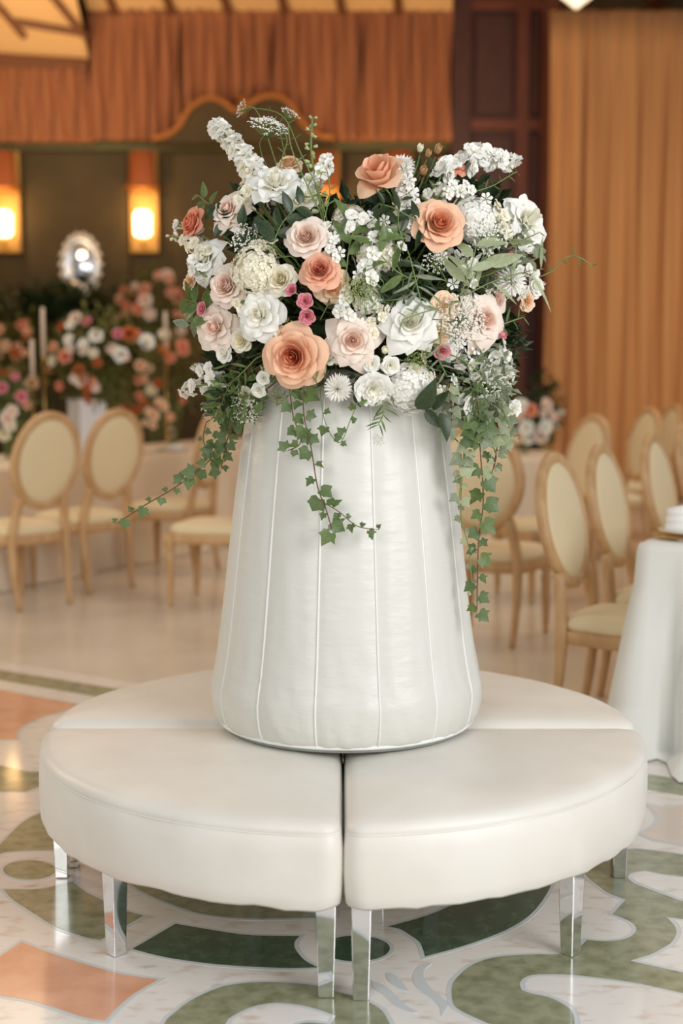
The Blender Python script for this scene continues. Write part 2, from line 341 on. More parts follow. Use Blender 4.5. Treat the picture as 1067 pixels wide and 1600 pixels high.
def soffit(name, x0, x1, zA, zB, YA=15.3, YB=13.9):
    bb = MB(); bb.add([(x0, YA, zA), (x1, YA, zA), (x1, YB, zB), (x0, YB, zB), (x0, YA, zA+.08), (x1, YA, zA+.08), (x1, YB, zB+.08), (x0, YB, zB+.08)],
                      [(0, 3, 2, 1), (4, 5, 6, 7), (0, 1, 5, 4), (1, 2, 6, 5), (2, 3, 7, 6), (3, 0, 4, 7)])
    o = tag(link(name, bb.mesh(name, M['ceil'], False)), kind='structure')
    def bm(pts_, r):
        q = MB(); q.tube(pts_, r, 4); link('ceiling_beam', q.mesh('ceiling_beam', M['beam'], False), o)
    L2 = lambda x, t: (x, YA+(YB-YA)*t, zA+(zB-zA)*t-.03)
    return bm, L2
xl = W(136, 90, 15.2).x
bm, L2 = soffit('ceiling_1', SX0, xl, W(60, 92, 15.2).z, 5.75)
bm([L2(xl-.01, .0), L2(SX0, .22)], .09); bm([L2(-2.75, .22), L2(-3.35, .95)], .05); bm([L2(-3.4, .22), L2(-4.0, .95)], .05); bm([L2(-2.75, .25), L2(-3.45, .34)], .05); bm([L2(-2.7, .9), L2(-4.2, .9)], .06)
bm, L2 = soffit('ceiling_2', xl, wx0_, W(137, 18, 15.2).z+.03, 5.95)
for k in range(6): bm([L2(xl+.3+k*.62, .02), L2(xl+.1+k*.62, .95)], .05)
tr = setbox('trim_1', SX0, SX1, WY-.06, WY, 3.86, 3.98, M['olivetrim'])
# wood panelled bay
def X15(x, y, Y): return W(x, y, Y)
wx0, wx1 = W(705, 200, 15.4).x, W(872, 200, 15.4).x
pan = empty('trim_2', (0, 0, 0)); pan['kind'] = 'structure'
def part(name, parent, m, *boxes):
    q = MB()
    for bx in boxes: q.box(*bx)
    return bevel(link(name, q.mesh(name, m, False), parent), 0.01)
part('backboard', pan, M['wood'], (wx0, wx1, 15.38, 15.58, 0, 5.6))
pz = lambda y: W(800, y, 15.35).z
for (a, c) in ((705, 735), (806, 826), (845, 872)):
    part('stile', pan, M['wood2'] if a > 800 else M['wood'], (W(a, 200, 15.35).x, W(c, 200, 15.35).x, 15.3, 15.39, 0, 5.6))
for (ya, yb) in ((0, 16), (186, 204), (420, 440)):
    part('rail', pan, M['wood2'], (W(735, 200, 15.35).x, W(845, 200, 15.35).x, 15.31, 15.39, pz(yb), pz(ya)))
for (ya, yb) in ((24, 178), (214, 412), (450, 640)):
    part('raised_panel', pan, M['wood'], (W(742, 200, 15.35).x, W(800, 200, 15.35).x, 15.34, 15.39, pz(yb), pz(ya)))
    part('raised_panel', pan, M['wood'], (W(829, 200, 15.35).x, W(842, 200, 15.35).x, 15.34, 15.39, pz(yb), pz(ya)))
# green wall panelling and pilasters
for (a, c) in ((-190, -30), (38, 200), (268, 488), (540, 598), (650, 700)):
    q = MB(); zz0, zz1 = 0.25, W(0, 236, 15.5).z; x0, x1 = W(a, 300, 15.5).x, W(c, 300, 15.5).x
    q.box(x0, x1, 15.53, 15.6, zz0, zz1); bevel(link('wall_panel', q.mesh('wall_panel', M['olive'], False), wall), 0.02)
# arched pediment with gold edge
arch = [(238, 216), (262, 210), (280, 196), (294, 172), (312, 158), (330, 153), (350, 160), (366, 172), (384, 166), (402, 154), (424, 149), (446, 156), (462, 176), (476, 196), (496, 210), (522, 214)]
pts = crom([W(x, y, 15.1) for x, y in arch], 5)
ap = empty('trim_3'); ap['kind'] = 'structure'
q = MB(); n = len(pts); zb = W(300, 222, 15.1).z
q.add([(p.x, 15.12, p.z) for p in pts]+[(p.x, 15.12, zb) for p in pts]+[(p.x, 15.4, p.z) for p in pts]+[(p.x, 15.4, zb) for p in pts],
      [(i, i+n, i+n+1, i+1) for i in range(n-1)]+[(i+2*n, i, i+1, i+1+2*n) for i in range(n-1)]+[(i+n, i+3*n, i+3*n+1, i+n+1) for i in range(n-1)])
link('arch_board', q.mesh('arch_board', M['olive'], False), ap)
q = MB(); q.tube([(p.x, 15.1, p.z) for p in pts], 0.035, 8); link('gold_moulding', q.mesh('gold_moulding', M['gold']), ap)
q = MB(); q.tube([W(380, 148, 15.08)+Vector((0, 0, -.02)), W(380, 182, 15.08)], [0.06, 0.02], 10); link('finial', q.mesh('finial', M['gold']), ap)

# curtains -----------------------------------------------------------
def curtain(label, x0, x1, Y, z0, z1, m, pleat, amp, seed, group, slope=0.0):
    rnd = random.Random(seed); L_ = x1-x0; nx = int(L_/pleat*12); nz = 14; q = MB()
    ph = [0]; 
    for i in range(nx): ph.append(ph[-1]+2*pi/12*(0.7+0.6*rnd.random()))
    ks = ph[-1]/ (round(ph[-1]/(2*pi))*2*pi) if ph[-1] > 6 else 1
    am = [0.6+0.6*noise.noise((i*0.05, seed, 0)) for i in range(nx+1)]
    for j in range(nz+1):
        t = j/nz; z = z1+(z0-z1)*t
        for i in range(nx+1):
            s = i/nx; x = x0+L_*s
            a = amp*(0.45+0.55*smoothstep(0, .2, t))*max(.25, am[i])
            y = Y+a*sin(ph[i]+0.35*sin(t*3+i*.02))+0.02*sin(3*s*L_+seed)+(0.012*sin(ph[i]*3) if t < .06 else 0)
            q.add([(x+0.02*sin(t*5+i*.3), y, z+slope*s*(1-t))], [])
    q.f = [(j*(nx+1)+i, j*(nx+1)+i+1, (j+1)*(nx+1)+i+1, (j+1)*(nx+1)+i) for j in range(nz) for i in range(nx)]
    o = empty('curtain', ((x0+x1)/2, Y, z0)); off = Vector((-(x0+x1)/2, -Y, -z0))
    q.v = [tuple(Vector(p)+off) for p in q.v]
    d = solidify(link('drape', q.mesh('drape', m), o), 0.006)
    r = MB(); r.tube([Vector((x0, Y+.05, z1+.01))+off, Vector((x1, Y+.05, z1+.01+slope))+off], 0.022, 8); link('rod', r.mesh('rod', M['brass']), o)
    return tag(o, label, 'curtain', group)
vz1 = W(137, 18, 15.2).z; vzb = W(300, 218, 15.2).z
xs = [W(x, 100, 15.25).x for x in (137, 280, 424, 566, 706)]
names = ['copper valance curtain with its left end free beside the ceiling', 'copper valance curtain above the left half of the arch',
         'copper valance curtain above the right half of the arch', 'copper valance curtain next to the dark wood panel']
for i in range(4):
    curtain(names[i], xs[i], xs[i+1], 15.3, vzb, vz1+0.02+i*.05, M['curtL'], 0.13, 0.085, i+3, 'high copper valance curtains', 0.05)
xa, xb = W(-170, 100, 15.2).x, W(-15, 100, 15.2).x; xc = W(136, 100, 15.2).x
vz2 = W(60, 96, 15.2).z
curtain('copper curtain of the lower valance, cut by the left edge of the photo', xa, xb, 15.3, vzb-.02, vz2, M['curtL'], 0.13, 0.085, 21, 'lower copper valance curtains', 0.03)
curtain('copper curtain of the lower valance, ending under the sloping ceiling', xb, xc, 15.3, vzb-.02, vz2+.03, M['curtL'], 0.13, 0.085, 22, 'lower copper valance curtains', 0.06)
xr = [W(x, 300, 14.6).x for x in (858, 944, 1030, 1120)]; zr = W(900, 14, 14.6).z
nr = ['floor-length sand curtain against the wood panelling', 'floor-length sand curtain, middle of the right wall', 'floor-length sand curtain at the right edge of the photo']
for i in range(3): curtain(nr[i], xr[i], xr[i+1], 14.7, 0.03, zr, M['curtR'], 0.17, 0.10, 40+i, 'floor-length sand curtains')
setbox('baseboard_right', xr[0], SX1, 15.0, 15.1, 0, .55, M['wood'])
# hanging pale lantern corner at the top
q = MB(); p0, p1 = W(866, -30, 13.5), W(918, -30, 13.5); t0 = W(900, 14, 13.5)
lt = empty('pendant_lantern', (t0.x, 13.5, t0.z))
q.lathe([(0.01, 0), (0.17, .12), (0.19, .35), (.16, .55), (.05, .6)], 6); link('shade', q.mesh('shade', mat('paper', s2l(250, 225, 190), .6, emis=(1, .8, .55), estr=1.2), False), lt)
q = MB(); q.tube([(0, 0, .59), (0, 0, czat(13.5)-t0.z-.001)], .008, 6); link('cord', q.mesh('cord', M['beam']), lt)
tag(lt, 'pale faceted lantern hanging at the top edge before the sand curtain', 'lamp')

# wall sconces ---------------------------------------------------------
def sconce(px, label):
    Y = 15.34; base = W(px, 350, Y); o = empty('wall_sconce', (base.x, 15.53, base.z))
    q = MB(); q.box(-.16, .16, -.03, 0.0, -.3, .82); bevel(link('backplate', q.mesh('backplate', M['amber'], False), o), .01)
    q = MB(); q.lathe([(0.06, -.13), (.09, -.11), (.095, .10), (.07, .14), (.03, .15)], 16, (0, -.15, 0)); link('glass', q.mesh('glass', M['glow']), o)
    q = MB(); q.tube([(0, -.02, -.24), (0, -.15, -.23), (0, -.15, -.125)], .015, 8); link('arm', q.mesh('arm', M['brass']), o)
    q = MB(); q.lathe([(0.17, .42), (.15, .45), (.13, .80), (.12, .80)], 18, (0, -.14, 0), 1, .6); link('shade', q.mesh('shade', M['shade']), o)
    q = MB(); q.lathe([(0.2, .38), (.2, .42), (.14, .425)], 18, (0, -.14, 0), 1, .6); link('rim', q.mesh('rim', M['gold']), o)
    L = bpy.data.lights.new('sconce_bulb', 'POINT'); L.energy = 6; L.color = (1, .62, .25); L.shadow_soft_size = .1
    link('bulb', L, o, (0, -.30, .2))
    tag(o, label, 'lamp', 'glowing wall sconces')
sconce(4, 'glowing wall sconce cut by the left edge of the photo')
sconce(222, 'glowing wall sconce with orange shade, above and right of the oval mirror')
sconce(508, 'wall sconce mostly hidden behind the bouquet, between its two crests')
sconce(622, 'wall sconce behind the top of the peach side-facing rose')
# oval mirror
c0 = W(122, 412, 15.3); o = empty('oval_mirror', (c0.x, 15.53, c0.z))
q = MB(); ring = [(0.17*cos(a), -.06, 0.27*sin(a)) for a in [2*pi*k/36 for k in range(37)]]; q.tube(ring, .04, 8, False); link('frame', q.mesh('frame', M['silver']), o)
q = MB(); q.lathe([(0.001, .10), (0.5, .085), (.85, .05), (1, .0)], 32); q.v = [(x*.165, -z*.6-.02, y*.265) for x, y, z in q.v]; q.f = [tuple(reversed(f)) for f in q.f]
link('glass', q.mesh('glass', M['mirror']), o)
for k in range(18):
    a = 2*pi*k/18; q = MB(); q.lathe([(.002, -.05), (.045, 0), (.002, .05)], 6); link('crystal', q.mesh('crystal', M['china'], False), o, (0.21*cos(a), -.08, .32*sin(a)))  # plain white colour stands in for the crystals' bright reflections
tag(o, 'small oval mirror in a bright crystal frame on the olive wall', 'mirror')

# ================================================================== BENCH
BX, BY, BR, ZT, ZB = 0.004, 3.59, 0.800, 0.407, 0.212
def cushion_outline(gap=0.005, r0=0.13, rc=0.042, inset=0.0):
    """quarter disc in first quadrant (x>0, y>0), rounded corners"""
    P = []; R = BR-inset; g = gap+inset; r0 = r0+inset
    def arc(cx, cy, r, a0, a1, n):
        for k in range(n+1):
            a = a0+(a1-a0)*k/n; P.append(Vector((cx+r*cos(a), cy+r*sin(a), 0)))
    rcc = max(.006, rc-inset*.4)
    dc = R-rcc; a0 = math.asin((g+rcc)/dc)
    arc(dc*cos(a0), g+rcc, rcc, -pi/2, a0, 6)                      # corner near x axis
    arc(0, 0, R, a0+.01, pi/2-a0-.01, 34)
    arc(g+rcc, dc*cos(a0), rcc, pi/2-a0, pi, 6)
    m_ = 6
    ya = dc*cos(a0); b0 = sqrt(r0*r0-g*g)
    for k in range(1, m_): P.append(Vector((g, ya+(b0-ya)*k/m_, 0)))
    ai = math.asin(g/r0)
    for k in range(6): a = pi/2-ai+(2*ai-pi/2)*k/5; P.append(Vector((r0*cos(a), r0*sin(a), 0)))
    for k in range(1, m_): P.append(Vector((b0+(ya-b0)*k/m_, g, 0)))
    return P
def cushion_mesh(seed):
    prof = [(0.012, ZB+.004), (0.004, ZB), (0.0, ZB+.006), (-.003, ZB+.03), (-.006, ZB+.08), (-.005, ZB+.125), (-.001, ZT-.034), (0.002, ZT-.030), (0.0, ZT-.026), (0.003, ZT-.018), (0.009, ZT-.009), (0.018, ZT-.003), (.032, ZT+.001), (.06, ZT+.005), (.11, ZT+.010)]
    q = MB(); n = None
    for ins, z in prof:
        R_ = cushion_outline(inset=ins)
        n = len(R_)
        for k, p in enumerate(R_):
            wob = 0.004*noise.noise((p.x*7+seed, p.y*7, z*9))
            zz = z+(0.006*noise.noise((p.x*22, p.y*22, seed)) if z < ZB+.02 else 0.002*noise.noise((p.x*6, p.y*6, seed*2.)))
            d = Vector((p.x, p.y, 0)).normalized()*wob
            q.add([(p.x+d.x, p.y+d.y, zz)], [])
    m_ = len(prof)
    for j in range(m_-1):
        for k in range(n): q.f.append((j*n+k, j*n+(k+1) % n, (j+1)*n+(k+1) % n, (j+1)*n+k))
    base = (m_-1)*n; last = [Vector(p) for p in q.v[base:]]
    cen = Vector((.36, .36, ZT+.014)); start = base
    for s in (0.8, .55, .3):
        k0 = len(q.v)
        for p in last: r = cen+(p-cen)*s; r.z = ZT+.010+(1-s)*.004+0.002*noise.noise((r.x*5, r.y*5, seed)); q.add([tuple(r)], [])
        for k in range(n): q.f.append((start+k, start+(k+1) % n, k0+(k+1) % n, k0+k))
        start = k0
    q.add([tuple(cen)], []); c_ = len(q.v)-1
    for k in range(n): q.f.append((start+k, start+(k+1) % n, c_))
    bt = [i for i in range(n)]; q.f.append(tuple(reversed(bt)))
    return q
def leg_mb():
    q = MB(); a, c = .0225, .017
    q.add([(-c, -c, 0), (c, -c, 0), (c, c, 0), (-c, c, 0), (-a, -a, ZB+.012), (a, -a, ZB+.012), (a, a, ZB+.012), (-a, a, ZB+.012)],
          [(0, 3, 2, 1), (4, 5, 6, 7), (0, 1, 5, 4), (1, 2, 6, 5), (2, 3, 7, 6), (3, 0, 4, 7)]); return q
legm = leg_mb().mesh('bench_leg', M['chrome'], False)
SEG = [(0, 'back right quarter of the round white bench'), (90, 'back left quarter of the round white bench'),
       (180, 'front left quarter of the round white bench on chrome legs'), (270, 'front right quarter of the round white bench on chrome legs')]
for i, (rz, lab) in enumerate(SEG):
    o = tag(empty('bench_segment', (BX, BY, 0), radians(rz)), lab, 'bench', 'four quarter segments of the round bench')
    cu = link('cushion', cushion_mesh(i*3.3).mesh('cushion', M['vinyl']), o)
    cu.location.z = .010 if i < 2 else 0
    q = MB(); ol = [Vector((p.x, p.y, ZT-.030)) for p in cushion_outline(inset=0.0004)]
    q.tube(ol+[ol[0]], .0016, 5, False); link('seam', q.mesh('seam', M['piping']), cu)
    for (a, r) in ((3.1, .735), (86.9, .735), (45, .752), (20, .25), (70, .25)):
        an = radians(a); px, py = r*cos(an), r*sin(an)
        if a < 10: px, py = .758, .038
        if a > 80: px, py = .038, .745
        bevel(link('leg', legm, o, (px, py, 0.002), (0, 0, radians(45) if a == 45 else 0)), .002, 2)

# ================================================================== PEDESTAL
prof = [(.3, ZT+.022), (.330, ZT+.026), (.346, ZT+.038), (.357, ZT+.07), (.362, .53), (.352, .58), (.338, .66), (.319, .82), (.299, .99), (.278, 1.15), (.262, 1.26), (.250, 1.31), (.228, 1.345), (.19, 1.362), (.12, 1.366)]
pp = crom([Vector((r, 0, z)) for r, z in prof], 3)
ped = tag(empty('padded_pedestal', (BX+.008, BY, ZT+.012)), 'tall tapered white satin pedestal with vertical padded panels carrying the bouquet', 'pedestal')
NP = 14; stp = 2*pi/NP; a_off = -pi/2+radians(-12.4)
for k in range(NP):
    a0 = a_off+k*stp; q = MB(); nu = 14
    for j, p in enumerate(pp):
        for i in range(nu+1):
            s = i/nu; a = a0+stp*s
            t = (p.z-.45)/.9
            puff = 0.0055*(1-abs(2*s-1)**2.6)
            wr_ = 0.0035*noise.noise((s*3+k*7-t*5, t*14+s*5, k))*(.4+1.0*max(0, .45-t))*min(1, (1-abs(2*s-1))*4)
            r = p.x-.004+puff+wr_*1.6
            q.add([(r*cos(a), r*sin(a), p.z-ZT-.012)], [])
    for j in range(len(pp)-1):
        for i in range(nu): q.f.append((j*(nu+1)+i, j*(nu+1)+i+1, (j+1)*(nu+1)+i+1, (j+1)*(nu+1)+i))
    link('fabric_panel', q.mesh('fabric_panel', M['satin']), ped)
    q = MB(); q.tube([((p.x-.0035)*cos(a0), (p.x-.0035)*sin(a0), p.z-ZT-.012) for p in pp], .0030, 6); link('seam_piping', q.mesh('seam_piping', M['piping']), ped)
q = MB(); q.lathe([(.29, 0.0), (.312, 0.0), (.333, .006), (.333, .018), (.29, .020)], 64); link('base_disc', q.mesh('base_disc', M['basegreen']), ped)
q = MB(); q.tube([(.338*cos(2*pi*k/64), .338*sin(2*pi*k/64), .019) for k in range(65)], .006, 6, False); link('hem_piping', q.mesh('hem_piping', M['piping']), ped)
TOP = Vector((BX+.008, BY, 1.366))
o = empty('flower_foam', TOP); q = MB(); q.lathe([(.17, 0.001), (.18, .03), (.17, .12), (.12, .17), (.02, .18)], 20); link('foam_block', q.mesh('foam_block', M['foam']), o)
tag(o, 'green floral foam hidden under the bouquet on the pedestal top', 'foam')

# ================================================================== FLOWER MESHES
def petal(rt, zt, ha, lip, tip, ruf, z0=-.15, seed=0, c0=0., c1=1., nu=6, nv=6, skew=.06, waist=.12):
    q = MB()
    for j in range(nv+1):
        v = j/nv
        for i in range(nu+1):
            u = 2*i/nu-1; s = v*(1-.20*abs(u)**2.5)+tip*v*(1-abs(u))**2
            rho = rt*(waist+(1-waist)*sin(pi/2*min(1, s))**.9); z = z0+(zt-z0)*s**1.1
            t = max(0, (s-.66)/.34); rho += lip*t*t*.8; z -= lip*t*t*.85
            a = ha*(.35+.75*sin(pi*min(1, .12+.55*s)))*u*(1-.15*v)
            rho *= 1+skew*u; z += ruf*sin(seed+u*5.1)*s**3+ruf*.5*sin(seed*2+u*9)*s**4
            q.add([(rho*cos(a), rho*sin(a), z)], [], [((u+1)/2, c0+(c1-c0)*s)])
    q.f = [(j*(nu+1)+i, j*(nu+1)+i+1, (j+1)*(nu+1)+i+1, (j+1)*(nu+1)+i) for j in range(nv) for i in range(nu)]
    return q
def heart(tight=1.0):
    q = MB()
    for k in range(6):
        r = .05+.028*k; pq = petal(r, .56+.010*k, 1.35, .018, 0, .01, .05, k, .0, .10+.05*k, 8, 5, .18, .3)
        q.xadd(pq, Matrix.Rotation(k*2.3, 4, 'Z'))
    q.lathe([(.01, .2), (.05, .3), (.03, .46), (.005, .48)], 8); return q
ROSE = {}
def rose_meshes(col, style):
    key = (col, style)
    if key in ROSE: return ROSE[key]
    m = PM[col]; L = []
    if style == 'rose':
        lay = [(3, .21, .62, 1.1, .02, .0, .015), (4, .30, .62, 1.0, .04, .01, .02), (4, .40, .60, .95, .07, .02, .025), (5, .53, .53, .82, .12, .03, .035), (6, .69, .40, .78, .20, .02, .05), (6, .87, .20, .78, .27, .02, .06)]
    elif style == 'open':
        lay = [(3, .20, .50, 1.1, .04, .0, .02), (4, .32, .48, 1.0, .08, .03, .03), (5, .45, .44, .85, .14, .06, .04), (5, .62, .34, .76, .22, .10, .05), (5, .80, .18, .70, .26, .14, .05), (5, .92, .0, .66, .26, .16, .05)]
    elif style == 'loose':
        lay = [(3, .25, .35, 1.1, .10, .0, .04), (4, .48, .32, .8, .16, .04, .06), (5, .76, .20, .68, .2, .05, .07), (5, .95, -.02, .62, .18, .05, .07)]
    elif style == 'bud':
        lay = [(3, .28, .80, 1.15, .03, .05, .01), (3, .40, .84, 1.1, .07, .05, .015), (4, .52, .74, .95, .16, .05, .02), (4, .66, .5, .85, .28, .08, .03)]
    nL = len(lay)
    for i, (n, rt, zt, ha, lip, tip, ruf) in enumerate(lay):
        for var in range(2):
            c1 = .2+.8*(i+1)/nL; pq = petal(rt, zt, ha, lip, tip, ruf, -.12, 1.7*i+var*2.1, c1-.35, c1, 8, 6)
            L.append((i, n, var, pq.mesh(col+'_petal', m)))
    hm = heart().mesh('rose_heart', m)
    ROSE[key] = (hm, L, nL); return ROSE[key]
sep = MB()
for k in range(5):
    pq = petal(.34, -.12, .35, -.04, .5, 0, -.22, 0, nu=4, nv=4); sep.xadd(pq, Matrix.Rotation(k*2*pi/5, 4, 'Z'))
sep.lathe([(.02, -.34), (.09, -.27), (.10, -.2), (.03, -.12)], 8)
sepm = sep.mesh('calyx', G['mid'])
def facing(d): return Vector(d).normalized().to_track_quat('Z', 'Y')
def stem_for(root, R, q4, start=None, rad=.0022, col='stem', dst=None):
    """stem from the back of the bloom down into the foam"""
    d = dst or (TOP+Vector((random.uniform(-.09, .09), random.uniform(-.09, .09), .1)))
    loc = root.location; n = q4 @ Vector((0, 0, 1))
    a = loc-n*(.22*R); m1 = loc-n*(.7*R+.03); mid = (m1+d)/2
    pts = crom([a, m1, mid, d], 4)
    inv = q4.inverted(); q = MB(); q.tube([inv @ (p-loc) for p in pts], rad, 5)
    link('stem', q.mesh('stem', G[col]), root)
def rose(name, col, style, loc, D, dir_, label, group=None, spin=0, openness=1, cat='flower'):
    R = D/2; q4 = facing(dir_) @ Quaternion((0, 0, 1), spin)
    o = tag(empty(name, loc, rot=q4), label, cat, group)
    hm, L, nL = rose_meshes(col, style); rnd = random.Random(int(loc[0]*1e4)+int(loc[2]*1e4))
    link('heart', hm, o, None, None, R*.98)
    off = 0
    for (i, n, var, me) in L:
        if var: continue
        off += .8
        for k in range(n):
            mm = me if rnd.random() < .5 else next(x[3] for x in L if x[0] == i and x[2] == 1)
            a = 2*pi*k/n+off+rnd.uniform(-.12, .12); s = R*rnd.uniform(.93, 1.05)*.98
            tl = rnd.uniform(-.16, .14)*(i/nL)
            qq = Quaternion((0, 0, 1), a) @ Quaternion((0, 1, 0), tl)
            link('petal', mm, o, None, qq, s)
    link('calyx', sepm, o, None, None, R)
    stem_for(o, R, q4); return o
def head_mesh(kind, col, seed=0):
    rnd = random.Random(seed); q = MB()
    if kind == 'carnation':
        for i in range(6):
            n = 5+i; rt = .2+.16*i
            for k in range(n):
                pq = petal(rt, .42-.07*i, .62, .10, 0, .07, -.1, rnd.random()*6, .1+.14*i, .3+.14*i, 7, 4)
                q.xadd(pq, Matrix.Rotation(2*pi*k/n+i*.5+rnd.uniform(-.2, .2), 4, 'Z') @ Matrix.Rotation(rnd.uniform(-.18, .18), 4, 'Y'))
    elif kind == 'mum':
        for i in range(9):
            n = 6+3*i if i < 6 else 22; el = radians(82-i*14)
            for k in range(n):
                w_ = .075; Lp = .95 if i > 1 else .8; pts_ = []
                pq = MB()
                for j in range(5):
                    s = j/4; wd = w_*sin(pi*(.12+.80*s)); x = .12+Lp*s*.88; cz = .05*sin(pi*s)
                    for u in (-1, 0, 1): pq.add([(x, u*wd, cz-abs(u)*-.03)], [], [(0, .3+.7*s)])
                pq.f = [(j*3+i2, j*3+i2+1, j*3+i2+4, j*3+i2+3) for j in range(4) for i2 in range(2)]
                q.xadd(pq, Matrix.Rotation(2*pi*(k+rnd.random()*.5)/n+i*.37, 4, 'Z') @ Matrix.Rotation(-el+rnd.uniform(-.07, .07), 4, 'Y') @ Matrix.Scale(rnd.uniform(.88, 1.02), 4))
    elif kind == 'hydrangea':
        fl = MB()
        for k in range(4):
            pq = petal(.5, .05, .75, .06, 0, .03, 0, k, .4, 1, 4, 3, waist=.05); fl.xadd(pq, Matrix.Rotation(k*pi/2, 4, 'Z'))
        nF = 95
        for k in range(nF):
            z = 1-1.35*(k+.5)/nF; a = k*2.39996; r = sqrt(max(0, 1-z*z)); p = Vector((r*cos(a), r*sin(a), z))*rnd.uniform(.80, .98)
            p.z = p.z*.75
            q4 = p.to_track_quat('Z', 'Y').to_matrix().to_4x4()
            q.xadd(fl, Matrix.Translation(p) @ q4 @ Matrix.Rotation(rnd.random()*6, 4, 'Z') @ Matrix.Rotation(rnd.uniform(-.35, .35), 4, 'X') @ Matrix.Scale(rnd.uniform(.26, .34), 4))
        q.lathe([(.05, -.4), (.6, -.1), (.7, .2), (.5, .45), (.05, .6)], 12)
    elif kind == 'lisianthus':
        for i in range(3):
            for k in range(5):
                pq = petal(.35+.26*i, .75-.12*i, .85, .12+.05*i, .03, .04, -.2, k+i, .2+.25*i, .5+.25*i, 6, 5); q.xadd(pq, Matrix.Rotation(2*pi*k/5+i*.6, 4, 'Z'))
    elif kind == 'stock':
        for i in range(3):
            n = 4+i*2
            for k in range(n):
                pq = petal(.35+.32*i, .32-.16*i, .75, .12, 0, .10, -.1, rnd.random()*6, .3+.2*i, .6+.2*i, 5, 4)
                q.xadd(pq, Matrix.Rotation(2*pi*k/n+i*.7+rnd.uniform(-.2, .2), 4, 'Z') @ Matrix.Rotation(rnd.uniform(-.25, .25), 4, 'Y'))
    elif kind == 'delph':
        for k in range(5):
            pq = petal(1.0, .15, .62, .12, .05, .06, -.1, k, .3, 1, 5, 4); q.xadd(pq, Matrix.Rotation(2*pi*k/5+.1, 4, 'Z'))
        for k in range(4):
            pq = petal(.35, .40, .8, .08, 0, .05, -.05, k, .1, .5, 4, 3); q.xadd(pq, Matrix.Rotation(2*pi*k/4, 4, 'Z'))
    elif kind == 'star':
        for k in range(6):
            pq = petal(1.0, .12, .42, .1, .22, .03, -.2, k, .3, 1, 4, 4); q.xadd(pq, Matrix.Rotation(2*pi*k/6, 4, 'Z'))
        q.lathe([(.02, -.1), (.14, .1), (.03, .25)], 6)
    elif kind == 'small':
        for i, (n, rt, zt, ha, lip) in enumerate(((3, .35, .6, 1.2, .03), (4, .55, .6, .95, .08), (5, .82, .42, .8, .2), (5, .98, .15, .7, .2))):
            for k in range(n):
                pq = petal(rt, zt, ha, lip, .03, .03, -.2, k+i, .1+.2*i, .4+.2*i, 6, 4); q.xadd(pq, Matrix.Rotation(2*pi*k/n+i*.6, 4, 'Z'))
    elif kind == 'budlet':
        for k in range(4):
            pq = petal(.55, .95, 1.0, -.12, .05, .01, -.3, k, .3, 1, 5, 5, .12); q.xadd(pq, Matrix.Rotation(2*pi*k/4, 4, 'Z'))
        q.lathe([(.05, -.4), (.35, -.2), (.5, .2), (.4, .6), (.15, .85)], 8)
    return q.mesh(kind+'_head', PM[col])
HC = {}
def head(kind, col, seed=0):
    if (kind, col, seed) not in HC: HC[(kind, col, seed)] = head_mesh(kind, col, seed)
    return HC[(kind, col, seed)]
PN = {'carnation': 'flower_head', 'mum': 'flower_head', 'hydrangea': 'flower_head', 'lisianthus': 'petals', 'small': 'petals', 'budlet': 'petals', 'stock': 'petals', 'star': 'petals', 'delph': 'petals'}
def bloom(name, kind, col, loc, D, dir_, label, seed=0, group=None):
    R = D/2; q4 = facing(dir_) @ Quaternion((0, 0, 1), seed*1.3)
    o = tag(empty(name, loc, rot=q4), label, 'flower', group)
    h = link(PN[kind], head(kind, col, seed % 2), o, None, None, R*.98)
    if kind in ('mum', 'hydrangea', 'carnation'): h['kind'] = 'stuff'
    link('calyx', sepm, o, None, None, R*(.6 if kind in ('hydrangea', 'carnation', 'mum') else .9))
    stem_for(o, R, q4); return o
